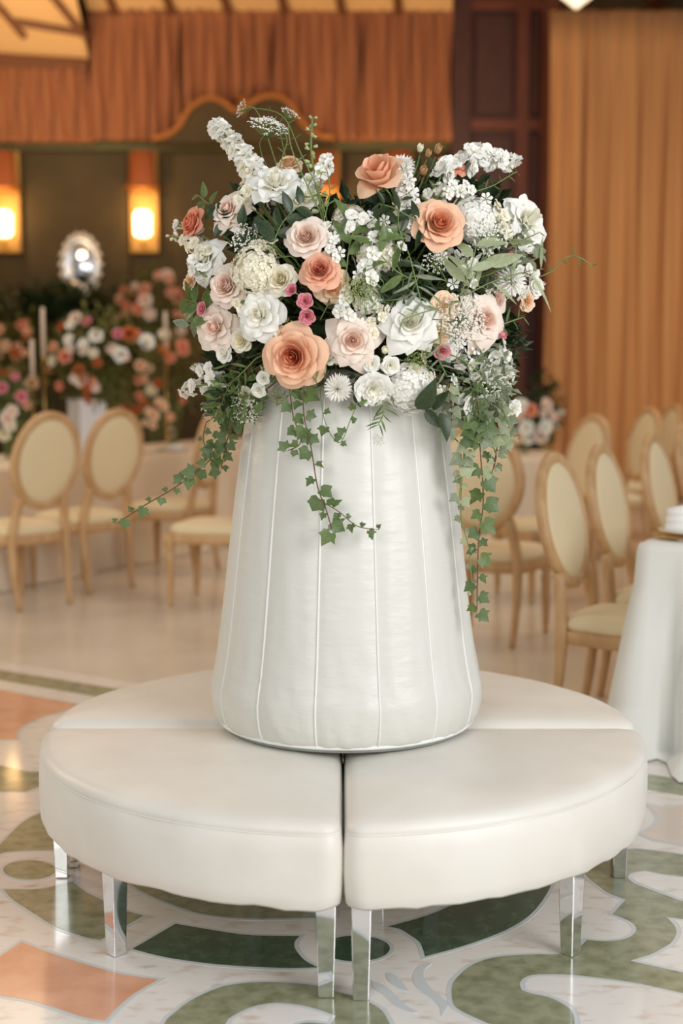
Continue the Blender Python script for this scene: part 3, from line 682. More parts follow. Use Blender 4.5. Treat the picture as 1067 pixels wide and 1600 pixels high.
# bouquet surface
def dome(x, y, out=0.0):
    s = max(0.0, 1-((x-560)/315)**2-((y-450)/300)**2)
    return BY-0.335*sqrt(s)-out
def place(x, y, out=0.0): return W(x, y, dome(x, y, out))
def norm(x, y, k=1.0, tx=0, tz=0):
    dx = (x-560)/315; dz = -(y-450)/300
    return Vector((dx*.75*k+tx, -1.0, dz*.55*k+tz+.12))
def dpx(d, Y): return d/FPX*Y
ROSES = [
 # name, colour, style, x, y, d, tilt x, tilt z, out, label
 ('rose','peach','rose',460,556,98,-.05,-.1,.045,'largest peach rose, fully open, at the front just above the pedestal rim'),
 ('rose','peach','rose',684,352,80,.0,.1,.03,'peach rose with deep coral heart, facing out in the upper right of the bouquet'),
 ('rose','peach','bud',597,284,96,-.55,.65,.02,'tall peach rose turned sideways at the top beside the white tower bloom'),
 ('rose','dusty','rose',500,424,62,-.05,.2,.035,'dusty rose with dark heart, directly under the pale blush rose at centre'),
 ('rose','blush','rose',479,372,66,.0,.1,.03,'pale blush rose at upper centre, right above the dusty rose'),
 ('rose','blush','open',551,532,78,.05,.0,.04,'blush rose with pointed outer petals right of the largest peach rose'),
 ('rose','blush','rose',356,448,64,-.1,.1,.02,'blush rose on the left, beside the creamy hydrangea'),
 ('rose','blush','loose',338,512,74,-.15,.05,.02,'loose wide-open blush rose at the lower left under another blush rose'),
 ('rose','blush','open',358,330,62,-.25,.25,.02,'blush rose with pale reflexed petals beside the coral rose at upper left'),
 ('rose','coral','rose',303,350,52,-.95,.1,.0,'coral rose at the far left edge of the bouquet, seen from its side'),
 ('rose','white','loose',430,288,84,.15,.7,.02,'white rose with big pointed petals at upper left under the delphinium'),
 ('rose','white','loose',406,492,78,-.05,.1,.035,'white rose with folded petals left of the pink lisianthus'),
 ('rose','cream','rose',440,438,52,-.2,.1,.02,'cream rose between the creamy hydrangea and the dusty rose'),
 ('rose','white','open',640,505,80,-.1,.15,.04,'white rose with pointed petals crossed by thin olive leaves'),
 ('rose','white','loose',822,346,90,.45,.3,.0,'large white rose at the far right edge of the bouquet'),
 ('rose','blush','open',753,500,80,.2,.05,.03,'pale blush rose on the right, beside the apricot carnation'),
 ('rose','white','open',322,405,62,-.4,.1,.0,'white rose with cupped petals at the left edge above the blush rose'),
 ('rose','apricot','rose',452,258,38,.1,.6,-.06,'small apricot rose tucked behind the tall stems at upper left'),
 ('rose','apricot','loose',520,450,56,.25,-.45,.012,'open apricot rose showing its outer petals under the dusty rose'),
 ('rose','cream','loose',470,310,48,.2,.3,-.02,'cream rose half hidden behind the upper left foliage'),
 ('rose','blush','rose',772,470,46,.4,.2,-.02,'small blush rose half hidden between the right white mum and the pale blush rose'),
 ('rose','coral','loose',706,258,46,.1,.6,-.05,'coral rose at the top right, half hidden behind the white stock'),
]
for (nm, col, st, x, y, d, tx, tz, out, lab) in ROSES:
    p = place(x, y, out); rose(nm, col, st, p, dpx(d, p.y)*1.04, norm(x, y, .8, tx, tz), lab, 'roses of the bouquet', spin=x*.37)
BL = [
 ('carnation','carnation','apricot',695,478,44,0,0,.035,'apricot carnation between the white rose and the pale blush rose'),
 ('carnation','carnation','apricot',688,520,36,0,-.1,.03,'apricot carnation below the other apricot one, right of the white rose'),
 ('carnation','carnation','apricot',824,470,32,.5,-.2,.0,'apricot carnation sticking out at the right edge'),
 ('carnation','carnation','apricot',297,440,30,-.6,0,-.01,'apricot carnation at the left edge behind the blush rose'),
 ('carnation','carnation','cream',385,618,30,-.2,-.3,.03,'cream carnation at the lower left above the ivy'),
 ('carnation','carnation','white',584,608,56,0,-.35,.05,'white carnation hanging over the pedestal rim beside the hydrangea'),
 ('carnation','carnation','white',775,575,56,.5,-.1,.02,'white carnation at the lower right edge'),
 ('carnation','carnation','white',742,632,40,.2,-.3,.07,'white carnation among the ivy at lower right'),
 ('carnation','carnation','white',802,640,30,.4,-.2,.05,'white carnation at the far lower right above the ivy'),
 ('carnation','carnation','blush',790,655,26,.3,-.2,.06,'tiny blush carnation at the lower right in the ivy'),
 ('chrysanthemum','mum','white',528,606,48,-.05,-.3,.05,'round white pompon chrysanthemum over the pedestal rim'),
 ('chrysanthemum','mum','white',797,440,54,.4,.1,.01,'shaggy white chrysanthemum at the right edge'),
 ('chrysanthemum','mum','white',628,262,44,.1,.9,-.02,'white spidery bloom rising at the top beside the peach rose'),
 ('hydrangea','hydrangea','white',640,604,88,.1,-.3,.03,'big white hydrangea over the pedestal rim at lower centre right'),
 ('hydrangea','hydrangea','cream',398,424,84,-.1,.1,.01,'creamy hydrangea at centre left between three roses'),
 ('hydrangea','hydrangea','cream',590,396,78,0,.1,-.01,'creamy hydrangea at centre, left of the eucalyptus'),
 ('hydrangea','hydrangea','white',742,345,84,.2,.3,-.01,'pale hydrangea right of the upper peach rose'),
 ('hydrangea','hydrangea','white',575,470,58,0,0,.0,'pale hydrangea in the middle, above the blush rose'),
 ('hydrangea','hydrangea','cream',545,345,56,.0,.3,-.05,'creamy hydrangea in the valley between the two crests'),
 ('hydrangea','hydrangea','white',700,545,50,.1,-.1,.0,'white hydrangea low on the right under the apricot carnations'),
 ('lisianthus','lisianthus','pink',456,454,20,-.4,.3,.05,'pink lisianthus seen sideways, upper one of the trio at centre'),
 ('lisianthus','lisianthus','pink',477,471,25,0,0,.055,'pink lisianthus facing out, middle one of the trio at centre'),
 ('lisianthus','lisianthus','pink',480,494,25,.1,-.5,.05,'pink lisianthus drooping, lowest one of the trio at centre'),
 ('lisianthus','lisianthus','pink',317,483,22,-.6,.1,.03,'single pink lisianthus at the left edge among dark leaves'),
 ('lisianthus','lisianthus','pink',690,548,26,.1,-.6,.05,'pink lisianthus under the apricot carnations behind thin leaves'),
 ('lisianthus_bud','budlet','pink',795,400,20,.4,.4,.02,'pink bud at the right edge, above the shaggy white bloom'),
 ('lisianthus_bud','budlet','pink',783,520,20,.3,-.9,.03,'pink bud pointing down at the right edge'),
 ('spray_rose','small','cream',377,532,34,-.1,0,.02,'small cream spray rose under the white rose at left'),
 ('spray_rose','small','white',350,552,28,-.3,-.1,.03,'small white spray rose at the lower left edge'),
 ('spray_rose','small','white',411,591,20,0,0,.05,'small white spray rose beside the pedestal shoulder, upper of two'),
 ('spray_rose','small','white',404,610,22,0,-.3,.05,'small white spray rose beside the pedestal shoulder, lower of two'),
 ('spray_rose','small','white',580,568,26,0,-.1,.04,'small white spray rose, left one of the three below the blush rose'),
 ('spray_rose','small','white',610,571,27,0,-.1,.045,'small white spray rose, right one of the three below the blush rose'),
 ('spray_rose','budlet','cream',601,549,20,0,.5,.04,'closed cream spray rose bud, top one of the three below the blush rose'),
 ('rose_bud','budlet','cream',656,235,18,0,.8,-.04,'closed cream rose bud at the top right crest'),
 ('rose_bud','budlet','tan',668,243,18,.2,.6,-.04,'russet rose bud beside the cream bud at the top crest'),
 ('rose_bud','budlet','tan',683,237,22,.1,.6,-.04,'russet rose bud next to the white stock at the top crest'),
 ('rose_bud','budlet','tan',661,270,22,-.1,.3,-.03,'russet rose bud hanging below the other buds of the top crest'),
 ('spray_rose','small','white',836,448,32,.5,0,.0,'small white bloom at the tip of the right edge'),
 ('spray_rose','small','white',858,456,0,0,0,0,''),
]
for k, (nm, kd, col, x, y, d, tx, tz, out, lab) in enumerate(BL):
    if d == 0: continue
    p = place(x, y, out); bloom(nm, kd, col, p, dpx(d, p.y)*1.06, norm(x, y, .8, tx, tz), lab, k, None)
# lacy white star blossoms scattered
STAR = [(733,428),(708,443),(762,392),(742,412),(748,470),(730,505),(705,520),(720,535),(745,545),(565,505),(560,430),(655,600),(690,610),(520,370),(530,395),(600,345),(720,300),(760,310),(700,300),(690,400)]
rs = sorted(range(len(STAR)), key=lambda i: (STAR[i][1]//100, STAR[i][0]))
rows = {}
for i in rs: rows.setdefault(STAR[i][1]//100, []).append(i)
RN = {3: 'upper', 4: 'middle', 5: 'lower', 6: 'lowest'}; ORD = ['first', 'second', 'third', 'fourth', 'fifth', 'sixth', 'seventh', 'eighth', 'ninth', 'tenth', 'eleventh', 'twelfth', 'thirteenth', 'fourteenth', 'fifteenth', 'sixteenth', 'seventeenth', 'eighteenth', 'nineteenth', 'twentieth']
for r_, idx in rows.items():
    for j, i in enumerate(idx):
        x, y = STAR[i]; p = place(x, y, .035)
        bloom('star_flower', 'star', 'white', p, dpx(18, p.y), norm(x, y, .8, random.uniform(-.5, .5), random.uniform(-.4, .4)),
              f'small white star flower, {ORD[j]} from the left in the {RN[r_]} part of the bouquet', i, 'small white star flowers')

# spikes of florets --------------------------------------------------
def spike(name, pts, kind, col, n, s0, s1, label, out=0.0, jitter=.3, buds=0, stemr=.003, Ys=None, width=.02):
    P = crom([W(x, y, dome(x, y, out) if Ys is None else Ys) for x, y in pts], 8)
    base = P[0]; o = tag(empty(name, base), label, 'flower')
    q = MB(); foot = TOP+Vector((0, 0, .1)); st = [(foot-base)*.98, (foot-base)*.5+Vector((0, .02, .01))]+[p-base for p in P]
    q.tube(st, [stemr]*(len(st)-1)+[stemr*.4], 5); link('stem', q.mesh('stem', G['stem']), o)
    rnd = random.Random(n*7+int(pts[0][0]))
    Ls = len(P)-1
    for k in range(n):
        t = (k+.5)/n; i = min(Ls-1, int(t*Ls)); f = t*Ls-i; p = P[i].lerp(P[i+1], f); ax = (P[i+1]-P[i]).normalized()
        a = k*2.4+rnd.uniform(-jitter, jitter)
        e1_ = ax.cross(Vector((0, 1, 0.1))).normalized(); e2 = ax.cross(e1_)
        rd = e1_*cos(a)+e2*sin(a); s = s0+(s1-s0)*t
        isb = k >= n-buds
        dr = (rd+ax*.35+Vector((0, -.35, 0))).normalized()
        wd = width*(1-.5*t)
        me = head('budlet' if isb else kind, 'cream' if isb else col, k % 2)
        link('bud' if isb else 'floret', me, o, p+rd*wd-base, dr.to_track_quat('Z', 'Y') @ Quaternion((0, 0, 1), k), s/2*(.75 if isb else 1))
    return o
spike('delphinium', [(425,300),(400,272),(375,238),(345,205),(338,196)], 'delph', 'white', 48, .052, .040, 'tall white delphinium spike leaning out at the top left', -.02, buds=0, width=.026)
spike('delphinium', [(385,292),(392,270),(380,262)], 'delph', 'cream', 7, .036, .034, 'short cream delphinium side branch under the tall spike', -.0, width=.012)
spike('stock', [(330,400),(305,385),(285,372),(268,368)], 'stock', 'cream', 20, .042, .018, 'creamy stock spike with buds pointing left at the left edge', .0, buds=6, width=.018)
spike('stock', [(318,370),(292,355),(270,350)], 'stock', 'white', 8, .030, .024, 'short white stock spike above the creamy one at the left edge', -.02, buds=1, width=.010)
spike('stock', [(722,262),(742,242),(765,246),(788,252),(804,250)], 'stock', 'white', 18, .062, .046, 'white stock spike reaching right at the top right crest', -.05, width=.022)
spike('stock', [(692,272),(700,262),(712,250)], 'stock', 'white', 5, .06, .05, 'short white stock bloom cluster on the top crest beside the russet buds', -.02, width=.012)
spike('snapdragon', [(345,590),(322,600),(300,606),(288,612)], 'stock', 'white', 12, .04, .032, 'white snapdragon spike pointing left at the lower left edge', .03, width=.022)
spike('snapdragon', [(340,575),(318,578),(304,572)], 'stock', 'white', 6, .032, .026, 'short white snapdragon branch above the longer one at the lower left', .02, width=.014)
spike('star_spike', [(632,360),(636,330),(634,300),(630,268)], 'star', 'white', 34, .046, .036, 'dense white star-flower tower right of the sideways peach rose', -.01, width=.030)
spike('stock', [(470,300),(492,285),(505,265),(512,250)], 'delph', 'white', 12, .046, .034, 'white delphinium cluster behind the tall green stems', -.03, width=.018)
spike('stock', [(800,460),(830,455),(848,447)], 'stock', 'white', 6, .034, .03, 'small white stock spike poking out at the right edge', .0, width=.010)
spike('stock', [(570,440),(580,400),(585,370)], 'delph', 'white', 12, .04, .03, 'white delphinium blossoms in the middle above the pale hydrangea', .03, width=.02)
spike('stock', [(540,500),(535,480),(545,455)], 'delph', 'white', 9, .036, .028, 'white delphinium blossoms beside the open apricot rose', .03, width=.018)
spike('stock', [(700,420),(690,330),(672,300)], 'delph', 'white', 12, .03, .026, 'white delphinium blossoms behind the upper peach rose', -.02, width=.03)
spike('bud_spike', [(503,330),(492,280),(486,230),(488,182)], 'budlet', 'green', 26, .024, .013, 'slender green bud spike standing up at the top, left of centre', -.02, width=.012, buds=0)
EXTRA = [
 ([(515,405),(522,380),(512,352)],'delph','white',12,.026,'lacy white blossoms right of the upper blush rose'),
 ([(535,352),(560,338),(585,345)],'stock','white',10,.034,'white blossoms along the top of the valley between the crests'),
 ([(690,300),(715,292),(735,300)],'delph','white',12,.030,'white blossoms between the upper peach rose and the russet buds'),
 ([(770,330),(785,345),(790,370)],'stock','cream',9,.034,'creamy blossoms left of the large white rose at right'),
 ([(735,395),(725,420),(738,445)],'delph','white',12,.028,'lacy white blossoms below the right of the upper peach rose'),
 ([(620,395),(612,372),(600,362)],'delph','white',9,.028,'lacy white blossoms left of the upper peach rose'),
 ([(775,540),(790,570),(785,600)],'delph','white',12,.032,'lacy white blossoms along the lower right edge'),
 ([(700,600),(715,620),(712,645)],'stock','white',7,.034,'white blossoms right of the large dark leaves on the rim'),
 ([(540,555),(520,560),(505,550)],'stock','white',6,.026,'white blossoms between the largest peach rose and the blush rose'),
 ([(575,520),(590,500),(600,480)],'delph','cream',10,.028,'creamy blossoms left of the lower white rose'),
 ([(318,430),(306,418),(300,405)],'stock','white',8,.034,'white blossoms at the left edge beside the cupped white rose'),
 ([(380,470),(372,482),(382,500)],'stock','cream',6,.026,'creamy blossoms in the gap left of the folded white rose'),
 ([(440,560),(425,575),(412,570)],'delph','cream',6,.024,'creamy blossoms tucked left of the largest peach rose'),
 ([(720,560),(735,575),(752,600)],'delph','white',10,.030,'lacy white blossoms above the lower right ivy'),
 ([(395,300),(380,310),(372,318)],'stock','cream',8,.032,'creamy blossoms left of the big-petalled white rose'),
 ([(800,412),(820,420),(835,428)],'stock','white',7,.030,'white blossoms above the shaggy white bloom'),
]
for e_, kd, cl_, n_, sz_, lab in EXTRA: spike('white_blossom', e_, kd, cl_, n_, sz_, sz_*.8, lab, .025, width=.020)
spike('stock', [(760,560),(785,560),(795,590)], 'delph', 'white', 9, .04, .03, 'white delphinium blossoms at the lower right beside the white carnation', .02, width=.022)
spike('stock', [(650,560),(668,600),(690,620)], 'stock', 'cream', 9, .034, .03, 'creamy stock blossoms beside the big white hydrangea', .04, width=.02)
spike('stock', [(430,385),(412,378),(395,380)], 'delph', 'cream', 7, .03, .024, 'cream delphinium florets above the creamy hydrangea', .02, width=.012)

# umbels ---------------------------------------------------------------
def umbel(x, y, d, dir_, label, col='white', out=0.02, nr=34, Yv=None, name='lace_flower'):
    p = W(x, y, dome(x, y, out) if Yv is None else Yv); R = dpx(d, p.y)/2; q4 = facing(dir_)
    o = tag(empty(name, p, rot=q4), label, 'flower'); rnd = random.Random(int(x*3+y))
    rays = MB(); fl = MB()
    for k in range(nr):
        r = sqrt((k+.5)/nr); a = k*2.39996; tip = Vector((r*cos(a)*R, r*sin(a)*R, R*(.35-.35*r*r)+rnd.uniform(-.05, .05)*R))
        rays.tube([(0, 0, -R*.55), tuple(tip)], .0006, 3, False)
        for j in range(7):
            c_ = tip+Vector((rnd.uniform(-1, 1), rnd.uniform(-1, 1), rnd.uniform(-.3, .6)))*R*.12
            s = R*rnd.uniform(.035, .06)
            fl.add([c_+Vector(v)*s for v in ((1, 0, 0), (0, 1, 0), (-1, 0, 0), (0, -1, 0), (0, 0, .7))], [(0, 1, 4), (1, 2, 4), (2, 3, 4), (3, 0, 4)])
    tag(link('rays', rays.mesh('rays', G['stem']), o), kind='stuff')
    tag(link('florets', fl.mesh('florets', PM['white'] if col == 'white' else G['lime'], False), o), kind='stuff')
    stem_for(o, R*1.2, q4, rad=.0014); return o
umbel(420,200,62,(.3,-.5,.9),'large green-white lace flower at the very top left',out=.0,nr=44)
umbel(378,170,30,(-.9,-.4,.3),'small lace flower at the end of the topmost stem',out=0,nr=22)
umbel(452,178,34,(.5,-.4,.9),'small lace flower right of the large topmost one',out=0,nr=22)
umbel(385,375,54,(-.1,-1,.3),'loose lace flower above the creamy hydrangea',out=.03,nr=30)
umbel(448,520,44,(0,-1,.2),'greenish lace flower between the white rose and the largest peach rose',col='lime',out=.03)
umbel(563,455,56,(-.1,-1,.4),'round green lace flower in the middle of the bouquet',col='lime',out=.045,nr=40)
umbel(760,365,70,(.4,-.9,.5),'wide lacy flower before the large white rose at right',out=.04,nr=44)
umbel(720,500,76,(.1,-1,0),'white lace flower hanging in front of the pale blush rose',out=.06,nr=50)
umbel(655,558,46,(-.3,-.8,.5),'green lace flower bud above the big white hydrangea',col='lime',out=.05)
umbel(768,610,64,(.3,-.9,-.4),'greenish lace flower at the lower right edge',out=.06,nr=44)
umbel(435,620,30,(0,-1,.4),'small green lace flower near the pedestal shoulder',col='lime',out=.04,nr=22)
umbel(384,640,44,(-.2,-1,-.1),'white lace flower at the lower left by the pedestal edge',out=.05,nr=36)
umbel(590,690,26,(0,-1,-.4),'tiny lace flower dangling in front of the pedestal',out=.06,nr=20)
umbel(595,360,44,(0,-1,.5),'creamy lace flower in the valley of the bouquet',out=.0,nr=30)
umbel(330,640,34,(-.3,-1,-.3),'small pale lace flower above the left ivy trail',out=.04,nr=24)
umbel(680,410,40,(0,-1,.4),'small lace flower under the upper peach rose',out=.04,nr=26)

# ================================================================== FOLIAGE
IVY = [(0,0),(.26,-.13),(.50,.02),(.46,.22),(.64,.48),(.34,.52),(0,1.0),(-.34,.52),(-.64,.48),(-.46,.22),(-.50,.02),(-.26,-.13)]
def ivy_mesh(m, var):
    q = MB(); rnd = random.Random(var); c_ = (0, .35, -.02)
    vs = [c_]+[(x*(1+rnd.uniform(-.16, .16)), y*(1+rnd.uniform(-.1, .1)), abs(x)*.28-(y-.3)**2*.35) for x, y in IVY]
    q.add(vs, [(0, i+1, (i+1) % 12+1) for i in range(12)]); return q.mesh('ivy_leaf', m, True)
def lance_mesh(m, wd=.16, bend=.25, nm='leaf'):
    q = MB(); n = 7
    for j in range(n+1):
        t = j/n; w_ = wd*sin(pi*(t**.8))**.9 if 0 < t < 1 else .004
        for u in (-1, 0, 1): q.add([(u*w_, t, -bend*t*t+abs(u)*w_*.35)], [])
    q.f = [(j*3+i, j*3+i+1, j*3+i+4, j*3+i+3) for j in range(n) for i in range(2)]
    return q.mesh(nm, m)
LM = {}
def leafm(kind, col):
    k = (kind, col)
    if k not in LM:
        if kind == 'ivy': LM[k] = [ivy_mesh(G[col if v else {'ivy': 'mid', 'grey': 'pale', 'pale': 'grey'}.get(col, col)], v) for v in range(4)]
        elif kind == 'lance': LM[k] = [lance_mesh(G[col], .15, .2), lance_mesh(G[col], .17, .35)]
        elif kind == 'wide': LM[k] = [lance_mesh(G[col], .24, .2), lance_mesh(G[col], .27, .35)]
        elif kind == 'thin': LM[k] = [lance_mesh(G[col], .07, .3), lance_mesh(G[col], .08, .15)]
        elif kind == 'grass': LM[k] = [lance_mesh(G[col], .045, .2)]
    return LM[k]
def branch(name, pts, kind, col, n, size, label, out=.03, stem='stem', sr=.0016, spread=1.0, Y=None, cat='foliage', root=True, flat=.5, start=.1):
    P = crom([W(p[0], p[1], (p[2] if len(p) > 2 else (Y if Y else dome(p[0], p[1], out)))) for p in pts], 6)
    base = P[0].copy(); o = tag(empty(name, base), label, cat); rnd = random.Random(int(pts[0][0]*7+pts[-1][1]))
    st = [p-base for p in P]
    if root:
        foot = TOP+Vector((rnd.uniform(-.05, .05), rnd.uniform(-.08, .02), .12))-base; st = [foot, foot*.5+Vector((0, -.005, .01))]+st
    q = MB(); q.tube(st, [sr]*(len(st)-3)+[sr*.8, sr*.6, sr*.3], 5); link('stem', q.mesh('stem', G[stem]), o)
    LMs = leafm(kind, col); Ls = len(P)-1
    for k in range(n):
        t = start+(1-start)*(k+.6)/n; f = t*Ls; i = min(Ls-1, int(f)); p = P[i].lerp(P[i+1], f-i); ax = (P[i+1]-P[i]).normalized()
        side = ax.cross(Vector((0, -1, 0)));
        if side.length < .1: side = Vector((1, 0, 0))
        side.normalize(); side *= (1 if k % 2 else -1)
        d = (ax*rnd.uniform(.3, .9)+side*spread*rnd.uniform(.6, 1.1)+Vector((0, rnd.uniform(-.5, .25), rnd.uniform(-.1, .1)))).normalized()
        nrm = (Vector((rnd.uniform(-1.1, 1.1), -1, rnd.uniform(-.3, 1.1)))).normalized()
        yv = d; zv = (nrm-yv*nrm.dot(yv)).normalized(); xv = yv.cross(zv)
        q4 = Matrix((xv, yv, zv)).transposed().to_quaternion()
        s = size*(rnd.uniform(.5, 1.2) if kind == 'ivy' else rnd.uniform(.7, 1.15))*(1-.25*t)
        lp = p-base+ (d*size*.18 if kind == 'ivy' else Vector((0, 0, 0)))
        link('leaf', rnd.choice(LMs), o, lp, q4, s)
    return o
# ivy trails
branch('ivy_trail', [(352,640),(345,675),(330,715),(303,740),(268,765),(225,790),(182,818)], 'ivy', 'ivy', 20, .036, 'long ivy trail sweeping down to the left across the chairs', .06, 'brown', .0018, start=0)
branch('ivy_trail', [(375,640),(360,672),(352,700),(345,735)], 'ivy', 'ivy', 12, .038, 'short ivy trail hanging at the left pedestal edge', .06, 'brown', start=0)
branch('ivy_trail', [(322,660),(318,690),(335,715)], 'ivy', 'ivy', 5, .030, 'thin ivy sprig left of the long left trail', .06, 'brown')
branch('ivy_trail', [(474,600,3.27),(475,650,3.27),(486,700,3.265),(496,760,3.25),(508,792,3.245),(520,832,3.24)], 'ivy', 'ivy', 14, .044, 'ivy trail hanging down the front of the pedestal', .06, 'brown', start=0)
branch('ivy_trail', [(505,785,3.245),(530,800,3.24),(558,822,3.235),(592,828,3.235)], 'ivy', 'ivy', 7, .028, 'thin ivy tip bending right on the pedestal front', .06, 'brown', .0012, root=False)
branch('ivy_trail', [(500,610,3.27),(508,660,3.27),(530,692,3.265),(548,655,3.265),(560,625,3.265)], 'ivy', 'ivy', 8, .026, 'looping ivy sprig between the pompon and the front ivy trail', .06, 'stem', .0012)
branch('ivy_trail', [(452,600,3.28),(458,650,3.28),(470,690,3.27),(448,705,3.27)], 'ivy', 'ivy', 8, .034, 'short leafy ivy sprig left of the front trail', .06, 'brown', start=0)
for k, (pp_, n_, s_, c_, lab) in enumerate([
   ([(745,620,3.32),(750,700,3.36),(755,780,3.38),(748,840,3.38),(746,900,3.38),(745,958,3.38)], 21, .044, 'ivy', 'longest ivy trail at right, ending beside the pedestal'),
   ([(720,630,3.34),(728,690,3.36),(722,735,3.36),(716,790,3.36)], 11, .038, 'pale', 'shorter ivy trail close along the right pedestal edge'),
   ([(770,620,3.36),(778,680,3.38),(770,735,3.38)], 10, .038, 'grey', 'greyish ivy trail outermost at lower right'),
   ([(735,600,3.32),(745,640,3.33),(738,690,3.34)], 12, .038, 'ivy', 'dense ivy sprig at lower right in front of the white carnation'),
   ([(700,600,3.30),(706,640,3.31),(700,680,3.32)], 10, .032, 'grey', 'pale ivy sprig right beside the pedestal shoulder'),
   ([(760,600,3.34),(790,650,3.36),(800,690,3.38)], 12, .036, 'grey', 'pale ivy sprig reaching outward at lower right'),
   ([(752,640,3.34),(760,680,3.36),(775,710,3.36),(768,740,3.36)], 10, .034, 'pale', 'light green ivy sprig among the right ivy trails'),
   ([(725,700,3.36),(720,800,3.37),(733,860,3.38),(738,930,3.38)], 10, .028, 'grey', 'thin pale ivy trail along the lower right pedestal edge')]):
    branch('ivy_trail', pp_, 'ivy', c_, n_, s_, lab, .06, 'brown' if k % 2 == 0 else 'stem', start=0)
